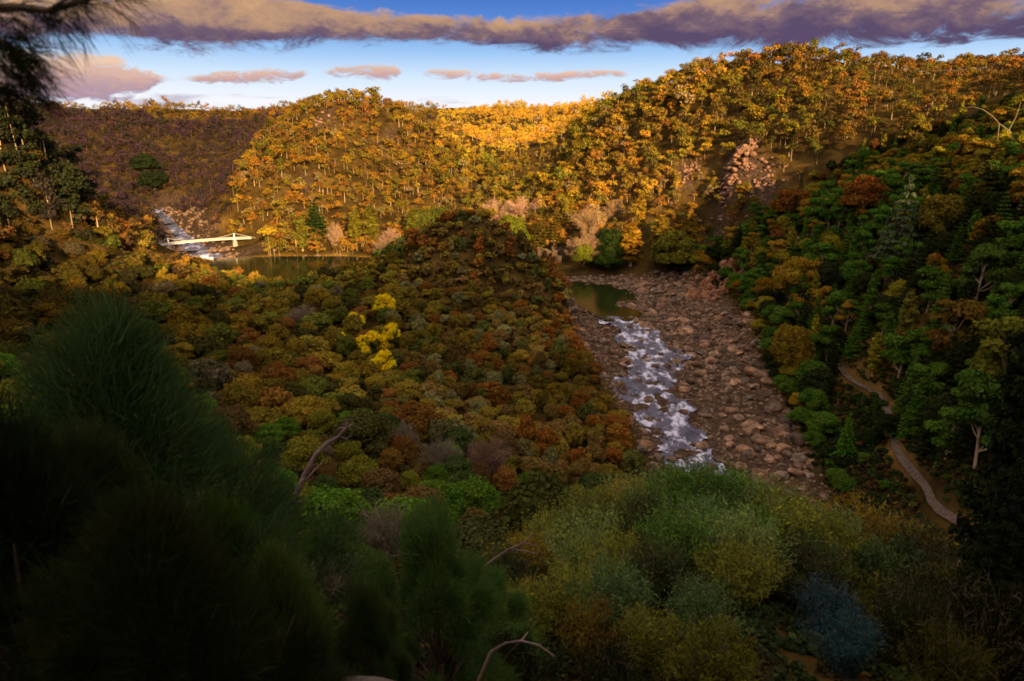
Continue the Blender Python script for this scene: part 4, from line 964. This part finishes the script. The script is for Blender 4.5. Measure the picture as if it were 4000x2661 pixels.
for k_, U, V, d, wd, c, lab, hm in [(0, 280, 725, 15, .95, (.036, .068, .022), 'tallest dark she-oak with a pointed soft crown, front left', 11.5), (1, 505, 950, 13, .78, (.046, .082, .012), 'she-oak with a bright green fringe right of the tallest one', 7), (0, 590, 1170, 10.5, .7, (.05, .075, .016), 'low she-oak with brownish green tips at the bottom left of centre', 6),
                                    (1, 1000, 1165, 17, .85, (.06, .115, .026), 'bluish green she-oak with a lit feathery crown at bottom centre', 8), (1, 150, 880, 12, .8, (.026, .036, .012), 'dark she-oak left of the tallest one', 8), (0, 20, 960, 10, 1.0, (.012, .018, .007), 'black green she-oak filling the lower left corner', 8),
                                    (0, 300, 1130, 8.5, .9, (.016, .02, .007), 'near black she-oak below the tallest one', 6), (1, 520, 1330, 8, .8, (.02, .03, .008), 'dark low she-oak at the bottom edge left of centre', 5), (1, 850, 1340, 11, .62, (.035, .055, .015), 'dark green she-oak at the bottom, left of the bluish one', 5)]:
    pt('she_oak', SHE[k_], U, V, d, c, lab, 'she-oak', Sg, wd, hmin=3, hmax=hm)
# twiggy thicket lower right
def t_thicket(nb=70, nl=6500, leafs=.012, nt_=900):
    tr = MB(); cr = MB()
    for i in range(nb):
        a = rng.random() * 6.3; sp_ = .45 * rng.random() ** .6
        lm = wander((rng.normal() * .03, rng.normal() * .03, -.05), (math.cos(a) * sp_, math.sin(a) * sp_, 1), .75 + .3 * rng.random(), 6, .11); tube(tr, lm, np.linspace(.007, .0015, 7), sides=3)
        m = nl // nb; t = 2.0 + (len(lm) - 3.01) * rng.random(m) ** .7; i0 = t.astype(int); fr = (t - i0)[:, None]
        c = lm[i0] * (1 - fr) + lm[i0 + 1] * fr + rng.normal(size=(m, 3)) * .045
        v, q, tt = needles(c, unit(rng.normal(size=(m, 3)) * .6 + np.array([math.cos(a) * .3, math.sin(a) * .3, .8])), .034 + .03 * rng.random(m), .0064)
        cr.add(v, q, tt, leaf=np.repeat(np.clip(rng.normal(.5, .25, m), 0, 1), 5))
        m = nt_ // nb; c = lm[rng.integers(2, 7, m)]
        v, q, tt = needles(c, unit(rng.normal(size=(m, 3)) * .6 + np.array([0, 0, .7])), .12, .0018); tr.add(v, q, tt)
    return cr.mesh('foliage', [M_NEEDLE]), tr.mesh('twigs', [M_TWIG])
THK = [t_thicket() for _ in range(4)]
TCOL = {'grey green': (.10, .135, .036), 'olive': (.13, .135, .018), 'green': (.06, .12, .02), 'golden brown': (.18, .12, .016), 'dark': (.03, .036, .012), 'sage': (.07, .12, .04)}
tw = list(TCOL)
x, y = scatter(-6, 41, 7, 50, 1.2); kk = thin(x, y, 1.75 * (.8 + .4 * rng.random(len(x)))); x, y = x[kk], y[kk]; z = H(x, y)
topU = [900, 1100, 1180, 1350, 1480, 1610, 1800, 1930, 2050, 2150, 2230, 2400]; topV = [1560, 1400, 1240, 1120, 1070, 1050, 1080, 1095, 1205, 1290, 1350, 1370]
nthk = 0; BLUE_D = find_d(1835, 1290, 17, 2.6); print('blue', BLUE_D)
for i in range(len(x)):
    U1, V1 = view(x[i], y[i], z[i] + 1.0)
    if math.hypot(x[i], y[i]) < 16 and rng.random() < .35: continue
    if not (860 < U1 < 2440 and 1050 < V1 < 2100): continue
    if 1740 < U1 < 2010 and V1 > 1300 and math.hypot(x[i], y[i]) < BLUE_D - .6: continue
    d = math.hypot(x[i], y[i]); lim = float(np.interp(U1, topU, topV)) - 25
    best = None
    for hh in (5.4, 4.6, 4.0, 3.4, 2.8, 2.2, 1.6, 1.1):
        Ut, Vt = view(x[i], y[i], z[i] + hh)
        if Vt > lim + rng.random() * 25 and hh < .8 + .12 * d: best = hh; break
    if best is None: continue
    w = tw[rng.choice(6, p=[.27, .26, .14, .14, .07, .12])]
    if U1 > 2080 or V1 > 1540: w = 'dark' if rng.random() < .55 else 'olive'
    c = np.array(TCOL[w]) * (.6 + .75 * rng.random()) * float(np.interp(V1, [1330, 1620], [1.45, .45])) * float(np.interp(U1, [1900, 2250], [1, .35]))  # colour dims downwards and rightwards, a painted vignette
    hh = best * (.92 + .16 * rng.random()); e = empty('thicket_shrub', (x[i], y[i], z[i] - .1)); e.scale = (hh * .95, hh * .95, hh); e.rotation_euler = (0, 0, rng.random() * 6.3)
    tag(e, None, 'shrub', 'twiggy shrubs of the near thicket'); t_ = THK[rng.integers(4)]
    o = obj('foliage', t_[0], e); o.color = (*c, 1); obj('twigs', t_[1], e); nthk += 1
    LABELLED.append((e, w, 'tall' if hh > 3.2 else 'low', float(x[i]), float(y[i]), 'thicket'))
print('thicket', nthk)
for U, V, d, c, lab in [(1835, 1290, 13, (.035, .075, .095), 'shrub tinted steel blue like glinting water at the heart of the lower right thicket'), (1910, 1330, 12.5, (.028, .062, .08), 'second shrub tinted water blue right of the steel blue one'), (1965, 1400, 12, (.025, .065, .08), 'shrub tinted dull teal below the two blue ones'),  # blue tint stands in for sky-lit water glimpsed through the thicket
                        (1470, 1190, 24, (.17, .14, .014), 'yellow green upright shrub at the left of the thicket'), (1350, 1190, 26, (.14, .08, .014), 'golden brown shrub at the left end of the thicket')]:
    d = find_d(U, V, d + 4, 2.6); x0_, y0_, zt = spot(U, V, d); g = h1(x0_, y0_); hh = min(max(zt - g, 1.2), 3.2); e = empty('thicket_shrub', (x0_, y0_, zt - hh)); e.scale = (hh * .8, hh * .8, hh); e['z_foot'] = 0; del e['z_foot']
    e.location.z = g - .1
    tag(e, lab, 'shrub', 'odd coloured shrubs of the thicket'); t_ = THK[rng.integers(4)]; o = obj('foliage', t_[0], e); o.color = (*c, 1); obj('twigs', t_[1], e)

# leaning dead trunk and fallen branches
def deadwood(name, lines, d, label, cat, radii):
    base = at(*lines[0][0], d); e = empty(name, tuple(base)); tag(e, label, cat)
    for i, (ln, r) in enumerate(zip(lines, radii)):
        P_ = np.array([at(U, V, d + .4 * i * j / len(ln)) for j, (U, V) in enumerate(ln)]) - base
        if i == 0: P_ = np.vstack([P_[:1] + np.array([-.5, .2, -1.5]), P_])
        b = MB(); tube(b, P_, np.linspace(r, r * .4, len(P_)), sides=7); obj('trunk' if i == 0 else 'branch', b.mesh('limb', [M_PINKBARK], smooth=True), e)
    return e
deadwood('dead_tree', [[(668, 1165), (690, 1120), (708, 1080), (728, 1045), (755, 1018), (780, 1005), (796, 985), (802, 965)], [(780, 1005), (797, 1010), (812, 1000)], [(796, 985), (782, 985), (770, 995)], [(690, 1120), (722, 1085), (745, 1060)], [(668, 1165), (690, 1155), (705, 1150)], [(790, 990), (808, 978), (825, 985)]], 25,
         'leaning bare dead trunk with pinkish grey bark in the bush left of centre', 'dead tree', [.13, .045, .04, .045, .06, .04])
deadwood('dead_branch', [[(1120, 1300), (1140, 1285), (1170, 1265), (1205, 1250), (1230, 1225)], [(1170, 1265), (1205, 1268), (1240, 1275)], [(1205, 1250), (1235, 1258)]], 22, 'pale fallen branch sticking out left of the thicket', 'branch', [.06, .035, .03])
deadwood('dead_branch', [[(1130, 1500), (1165, 1480), (1200, 1475), (1240, 1485), (1275, 1510)], [(1200, 1475), (1215, 1455)]], 12, 'brown arched dead branch near the bottom edge', 'branch', [.035, .02])
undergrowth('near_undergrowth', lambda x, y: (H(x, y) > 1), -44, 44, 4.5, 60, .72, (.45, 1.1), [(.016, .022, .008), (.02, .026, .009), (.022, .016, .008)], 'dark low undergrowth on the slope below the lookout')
# pale rock at the bottom edge
x0_, y0_, _ = spot(845, 1600, 8.0); g = h1(x0_, y0_); v, f = BV[2]; b = MB(); b.add(v * np.array([.62, .5, .42]), t=f); b.add(v * .22 + np.array([-.6, .1, -.05]), t=f); b.add(v * .2 + np.array([.62, -.1, .0]), t=f)
o = obj('ledge_rock', b.mesh('ledge_rock', [M_ROCK])); o.location = (x0_, y0_, spot(845, 1575, 8.0)[2] - .25); o.color = (.55, .6, .75, 1); tag(o, 'grey lichen rock at the bottom edge below the she-oaks', 'rock')
# trees overhead: a pine bough hanging into the top left corner from a trunk at the left
e = empty('pine_bough', tuple(at(-260, 60, 9.2))); tag(e, 'dark needle leaved bough hanging into the top left corner', 'tree branch')
b0 = at(-260, 60, 9.2); wood = MB(); nd_ = MB()
def bough(pts, r, tufts, ln, droop):
    P_ = np.array([at(U, V, d * 2) for U, V, d in pts]) - b0; tube(wood, P_, np.linspace(r * 2, r * .6, len(P_)), sides=5)
    for _ in range(tufts):
        t = rng.random() * (len(P_) - 1.01); i0 = int(t); c = P_[i0] * (1 - t + i0) + P_[i0 + 1] * (t - i0)
        ax = unit((P_[i0 + 1] - P_[i0])[None])[0]; m = 26
        d1 = unit((ax + rng.normal(size=3) * .5 + np.array([0, 0, -droop]))[None])[0]; tip = c + d1 * .44 * rng.random(m)[:, None] + rng.normal(size=(m, 3)) * .016
        v, q, tt = needles(tip, unit(d1 + rng.normal(size=(m, 3)) * .35 + np.array([0, 0, -droop])), ln * 2 * (.6 + .6 * rng.random(m)), .0034); nd_.add(v, q, tt)
bough([(-260, 40, 4.6), (-80, 22, 4.5), (40, 18, 4.4), (110, 26, 4.3), (180, 6, 4.2), (250, -12, 4.2)], .03, 26, .16, .35)
bough([(110, 26, 4.3), (140, 6, 4.2), (190, -20, 4.2)], .012, 12, .14, .3)
bough([(-260, 80, 4.6), (-120, 70, 4.5), (-60, 85, 4.5), (10, 95, 4.4), (30, 110, 4.4)], .02, 46, .17, .25)
bough([(-200, 120, 4.6), (-90, 130, 4.5), (-10, 150, 4.4), (14, 160, 4.4)], .018, 24, .15, .15)
bough([(-200, 180, 4.6), (-90, 190, 4.5), (-30, 205, 4.4), (0, 215, 4.4)], .015, 18, .13, .1)
obj('wood', wood.mesh('wood', [M_BARK]), e); o = obj('needles', nd_.mesh('needles', [M_NEEDLE]), e); o.color = (.014, .016, .008, 1)

# ------------------------------------------------------------------ labels that single each repeat out
def fine(v, cuts, words):
    return words[int(np.searchsorted(cuts, v))]
from collections import defaultdict
byl = defaultdict(list)
def place_words(x, y, z, g):
    U, V = view(x, y, z); d = math.hypot(x, y)
    if g.startswith('rounded'):
        s = fine(d, [150, 190, 235, 285], ['at the knoll foot', 'low on the knoll', 'halfway up the knoll', 'high on the knoll', 'near the knoll crest'])
        r = (x - float(xleft(np.array([y]))[0])); t = fine(r, [-45, -24, -9], ['basin side', 'left of the spine', 'right of the spine', 'river edge'])
        return s + ', ' + t
    if g.startswith('small trees'):
        return fine(d, [150, 200, 260, 330], ['just beyond the she-oaks', 'low on the left slope', 'midway up the left slope', 'high on the left slope', 'towards the bridge']) + ', ' + fine(U, [200, 420, 620, 800], ['left edge', 'above the tall she-oak', 'below the bridge', 'below the basin', 'beside the wattles'])
    if g == 'right':
        return fine(d, [170, 220, 280, 350], ['close to the path', 'just above the path', 'midway up the right slope', 'high on the right slope', 'at the right hill foot']) + ', ' + fine(U, [1500, 1700, 1850, 2000, 2150, 2270], ['rocky bank', 'below the scree', 'by the far path', 'by the yellow tree', 'near the pale cedar', 'right of the cedar', 'right edge'])
    if g == 'near':
        return fine(d, [55, 75, 95], ['behind the she-oaks', 'level with the trunk', 'before the knoll', 'at the knoll start']) + ', ' + fine(U, [300, 600, 800, 1000, 1200], ['far left', 'left of the trunk', 'behind the trunk', 'right of the trunk', 'below the wattles', 'by the lone tree'])
    if g == 'thicket':
        return fine(V, [1200, 1320, 1430], ['along the thicket top', 'in the upper thicket', 'in the middle thicket', 'at the thicket bottom']) + ', ' + fine(U, [1250, 1450, 1650, 1800, 1950, 2100], ['left end', 'below the knoll', 'below the rapids', 'below the boulders', 'by the blue shrubs', 'towards the path', 'right end'])
    s = fine(V, [690, 760, 830, 900, 970], ['near the dark pool', 'at the head of the rapids', 'beside the upper rapids', 'beside the middle rapids', 'beside the lower rapids', 'below the rapids'])
    t = 'in white water' if g == 'water' else fine(U - np.interp(V, [735, 880, 1070], [1420, 1490, 1610]), [-20, 90, 170], ['left bank', 'water edge', 'right bank', 'far right bank'])
    return s + ', ' + t
KIND = {'round_shrub': 'rounded shrub', 'small_tree': 'small tree', 'gum_tree': 'gum tree', 'bushy_tree': 'bushy tree', 'scrub_tree': 'scrub tree', 'pine_tree': 'pine', 'column_tree': 'column tree', 'twiggy_tree': 'twiggy tree', 'thicket_shrub': 'twiggy shrub', 'boulder': 'boulder'}
for o, w, s, x, y, g in LABELLED:
    nm = o.name.split('.')[0]
    byl[f'{s} {w} {KIND[nm]} ' + place_words(x, y, o.location.z, g)].append((view(x, y, o.location.z)[0], o))
ORD = ['first', 'second', 'third', 'fourth', 'fifth', 'sixth', 'seventh', 'eighth', 'ninth', 'tenth', 'eleventh', 'twelfth', 'thirteenth', 'fourteenth', 'fifteenth', 'sixteenth', 'seventeenth', 'eighteenth', 'nineteenth', 'twentieth']
for lab, L_ in byl.items():
    L_.sort(key=lambda t: t[0])
    for i, (u, o) in enumerate(L_):
        if len(L_) == 1: o['label'] = lab
        elif len(L_) == 2: o['label'] = lab + (', left one' if i == 0 else ', right one')
        else: o['label'] = lab + (', leftmost' if i == 0 else ', rightmost' if i == len(L_) - 1 else f', {ORD[min(i, 19)]} from left')
print('things labelled', len(LABELLED))

# ------------------------------------------------------------------ sun and sky
SUN_EL, SUN_AZ = 13.0, 160.0            # degrees; azimuth clockwise from the view direction (+Y)
sd = np.array([math.sin(R(SUN_AZ)) * math.cos(R(SUN_EL)), math.cos(R(SUN_AZ)) * math.cos(R(SUN_EL)), math.sin(R(SUN_EL))])
from mathutils import Vector
L = bpy.data.lights.new('sun', 'SUN'); L.energy = 5.0; L.angle = R(1.5); L.color = (1.0, .66, .27)
lo = bpy.data.objects.new('sun', L); COL.objects.link(lo)
lo.rotation_euler = Vector(-sd).to_track_quat('-Z', 'Y').to_euler(); lo.location = (0, -50, 300)

EXPO = 1.4
W = bpy.data.worlds.new('World'); SC.world = W; W.use_nodes = True
nt = W.node_tree; nt.nodes.clear(); LK = nt.links.new
out = nt.nodes.new('ShaderNodeOutputWorld'); bg = N(nt, 'Background'); LK(bg.outputs[0], out.inputs[0]); bg.inputs[1].default_value = 0.07
sky = N(nt, 'TexSky', sky_type='NISHITA'); sky.sun_disc = False; sky.sun_elevation = R(SUN_EL); sky.sun_rotation = R(SUN_AZ); sky.dust_density = 1.0; sky.ozone_density = 2.0
tc = N(nt, 'TexCoord'); sp = N(nt, 'SeparateXYZ'); LK(tc.outputs['Generated'], sp.inputs[0])
el = math_(nt, 'MULTIPLY', math_(nt, 'ARCSINE', sp.outputs[2]), 180 / math.pi)
azn = math_(nt, 'MULTIPLY', math_(nt, 'ARCTAN2', sp.outputs[0], sp.outputs[1]), 180 / math.pi)
K = 1.0 / (0.07 * 2 ** EXPO)
def sc(c): return tuple(v * K for v in c)
# clear-sky colour by height above the horizon, deep blue higher up
base = ramp(nt, math_(nt, 'DIVIDE', el, 16.0), [(0.0, (.97, .95, .95)), (.20, (.93, .95, 1.0)), (.32, (.66, .82, 1.0)), (.43, (.34, .58, .93)), (.58, (.10, .25, .68)), (.70, (.06, .17, .55)), (1.0, (.05, .13, .45))])
def noise_az(sx, sy, scale, det=7.0, rough=.62, dist=0.0, off=0.0):
    cb = N(nt, 'CombineXYZ'); LK(math_(nt, 'MULTIPLY', azn, sx), cb.inputs[0]); LK(math_(nt, 'MULTIPLY', el, sy), cb.inputs[1]); cb.inputs[2].default_value = off
    n = N(nt, 'TexNoise', i_Scale=scale, i_Detail=det, i_Roughness=rough, i_Distortion=dist); LK(cb.outputs[0], n.inputs['Vector']); return n.outputs[0]
def maprange(v, a, b, c=0.0, d=1.0, smooth=True):
    m = N(nt, 'MapRange'); m.interpolation_type = 'SMOOTHSTEP' if smooth else 'LINEAR'
    LK(v, m.inputs[0]); m.inputs[1].default_value = a; m.inputs[2].default_value = b; m.inputs[3].default_value = c; m.inputs[4].default_value = d; return m.outputs[0]
def cloud(centre, half, n_edge, e_amp, n_fine):
    """signed height in a cloud bank: -1 at its base, +1 at its top, warped by noise"""
    r = math_(nt, 'DIVIDE', math_(nt, 'SUBTRACT', el, centre), half)
    return r
big = noise_az(.10, .38, 1.0, 8.0, .6, .3)
puff = noise_az(.20, .50, 1.0, 10.0, .70, .6, 5.3)
# main bank: centre line sinks to the right and left
cl_ = N(nt, 'FloatCurve')
cn = math_(nt, 'MULTIPLY_ADD', azn, 1 / 90.0); nt.nodes[-1].inputs[2].default_value = .5; LK(cn, cl_.inputs[1])
def curve(node, pts):
    c = node.mapping.curves[0]
    pts = [((a + 45) / 90, v) for a, v in pts]
    c.points[0].location = pts[0]; c.points[1].location = pts[-1]
    for p in pts[1:-1]: c.points.new(*p)
    for p in c.points: p.handle_type = 'AUTO'
    node.mapping.update()
# values are elevation / 12 degrees
curve(cl_, [(a, v / 12) for a, v in [(-45, 7.6), (-35, 7.9), (-27, 8.3), (-19, 8.6), (-12, 8.4), (-4.7, 8.5), (2.6, 8.15), (9, 8.4), (15, 8.8), (25, 8.5), (34, 8.0), (45, 7.8)]])
hf_ = N(nt, 'FloatCurve'); LK(cn, hf_.inputs[1])
curve(hf_, [(a, v / 12) for a, v in [(-45, 1.9), (-35, 1.9), (-27, 2.0), (-19, 2.0), (-12, 1.25), (-4.7, .95), (2.6, 1.3), (9, 1.6), (15, 1.9), (25, 1.9), (34, 1.6), (45, 1.6)]])
cen = math_(nt, 'MULTIPLY', cl_.outputs[0], 12.0); half = math_(nt, 'MULTIPLY', hf_.outputs[0], 12.0)
rel = math_(nt, 'DIVIDE', math_(nt, 'SUBTRACT', el, cen), half)
relw = math_(nt, 'ADD', rel, math_(nt, 'MULTIPLY', math_(nt, 'SUBTRACT', puff, .5), 2.6))
body = math_(nt, 'ADD', math_(nt, 'SUBTRACT', 1.05, math_(nt, 'MULTIPLY', rel, rel)), math_(nt, 'MULTIPLY', math_(nt, 'SUBTRACT', puff, .5), 4.2))
m1 = maprange(math_(nt, 'ADD', body, math_(nt, 'MULTIPLY', math_(nt, 'SUBTRACT', big, .5), 1.1)), -.1, .8)
# small clouds lower down
c2 = N(nt, 'FloatCurve'); LK(cn, c2.inputs[1]); curve(c2, [(a, v / 12) for a, v in [(-45, 4.2), (-36, 4.4), (-28, 4.4), (-20, 4.85), (-11, 5.4), (0, 5.05), (8, 5.25), (20, 5.0), (45, 5)]])
h2 = N(nt, 'FloatCurve'); LK(cn, h2.inputs[1]); curve(h2, [(a, v / 12) for a, v in [(-45, 1.0), (-36, 1.05), (-28, .9), (-25, .15), (-22, .42), (-17, .45), (-15, .12), (-12.5, .6), (-9.5, .5), (-8, .06), (-6, .32), (-2, .36), (4, .32), (8, .28), (10, .04), (45, .04)]])
rel2 = math_(nt, 'DIVIDE', math_(nt, 'SUBTRACT', el, math_(nt, 'MULTIPLY', c2.outputs[0], 12.0)), math_(nt, 'MULTIPLY', h2.outputs[0], 12.0))
puff2 = noise_az(.36, 1.0, 1.0, 10.0, .70, .7, 15.3)
b2 = math_(nt, 'ADD', math_(nt, 'SUBTRACT', 1.0, math_(nt, 'MULTIPLY', math_(nt, 'MULTIPLY', rel2, rel2), .8)), math_(nt, 'MULTIPLY', math_(nt, 'SUBTRACT', puff2, .5), 8.0))
b2 = math_(nt, 'ADD', b2, maprange(azn, -23, -30, 0, 1.0))
m2 = math_(nt, 'MULTIPLY', maprange(b2, -.1, 1.3, 0, 1), maprange(h2.outputs[0], .010, .024))
rel3 = math_(nt, 'DIVIDE', math_(nt, 'SUBTRACT', el, 3.4), .7)
b3 = math_(nt, 'ADD', math_(nt, 'SUBTRACT', noise_az(.07, .5, 1.0, 7.0, .6, .2, 40.1), math_(nt, 'MULTIPLY', math_(nt, 'ABSOLUTE', rel3), .13)), maprange(azn, -16, -36, 0.0, .12))
m3 = maprange(b3, .47, .64, 0, .8)
shade1 = math_(nt, 'ADD', math_(nt, 'MULTIPLY', rel, .55), math_(nt, 'MULTIPLY', math_(nt, 'SUBTRACT', noise_az(.30, .62, 1.0, 9.0, .66, .2, 9.9), .5), 2.2))
shade1 = math_(nt, 'SUBTRACT', shade1, maprange(azn, -5, 12, 0, .28))
col1 = ramp(nt, maprange(shade1, -.55, .75, smooth=False), [(0, (.11, .075, .15)), (.28, (.20, .13, .17)), (.5, (.43, .26, .19)), (1.0, (.70, .41, .20))])
sh2 = math_(nt, 'ADD', math_(nt, 'MULTIPLY', rel2, .35), math_(nt, 'MULTIPLY', math_(nt, 'SUBTRACT', puff2, .5), 1.2))
col2 = ramp(nt, maprange(sh2, -.5, .5, smooth=False), [(0, (.33, .25, .40)), (.5, (.66, .42, .37)), (1.0, (.86, .60, .44))])
def mixc(f, a, b):
    m = N(nt, 'Mix', data_type='RGBA'); LK(f, m.inputs[0]); LK(a, m.inputs[6]); LK(b, m.inputs[7]); return m.outputs[2]
c = mixc(m3, base.outputs[0], col2.outputs[0]); c = mixc(m2, c, col2.outputs[0]); c = mixc(m1, c, col1.outputs[0])
scl = N(nt, 'VectorMath', operation='SCALE'); LK(c, scl.inputs[0]); scl.inputs['Scale'].default_value = K
# above the cloud bank the clear Nishita sky takes over
hi = maprange(el, 12.0, 20.0)
nis = N(nt, 'VectorMath', operation='SCALE'); LK(sky.outputs[0], nis.inputs[0]); nis.inputs['Scale'].default_value = 1.0
# ... with unseen warm cloud added over much of it to lift the shade
over = N(nt, 'TexNoise', i_Scale=2.2, i_Detail=6.0); LK(tc.outputs['Generated'], over.inputs['Vector'])
wc = N(nt, 'RGB'); wc.outputs[0].default_value = (8.8, 7.0, 5.2, 1)
nis2 = mixc(maprange(over.outputs[0], .34, .54, .25, .85), nis.outputs[0], wc.outputs[0])
LK(mixc(hi, scl.outputs[0], nis2), bg.inputs[0])

# ------------------------------------------------------------------ camera and render settings
cam = bpy.data.cameras.new('camera'); co = bpy.data.objects.new('camera', cam); COL.objects.link(co)
co.location = (0, 0, HC); co.rotation_euler = (R(90) - PITCH, 0, 0)
cam.sensor_width = 36; cam.lens = 36 * 683 / 1024; cam.clip_start = .1; cam.clip_end = 12000
cam.dof.use_dof = True; cam.dof.focus_distance = 300; cam.dof.aperture_fstop = .8
SC.camera = co
vs = SC.view_settings; vs.view_transform = 'Standard'; vs.look = 'None'; vs.exposure = EXPO; vs.gamma = 1
SC.cycles.filter_width = 1.8
SC.cycles.use_denoising = True
SC.cycles.max_bounces = 4; SC.cycles.diffuse_bounces = 2; SC.cycles.transmission_bounces = 2; SC.cycles.transparent_max_bounces = 4
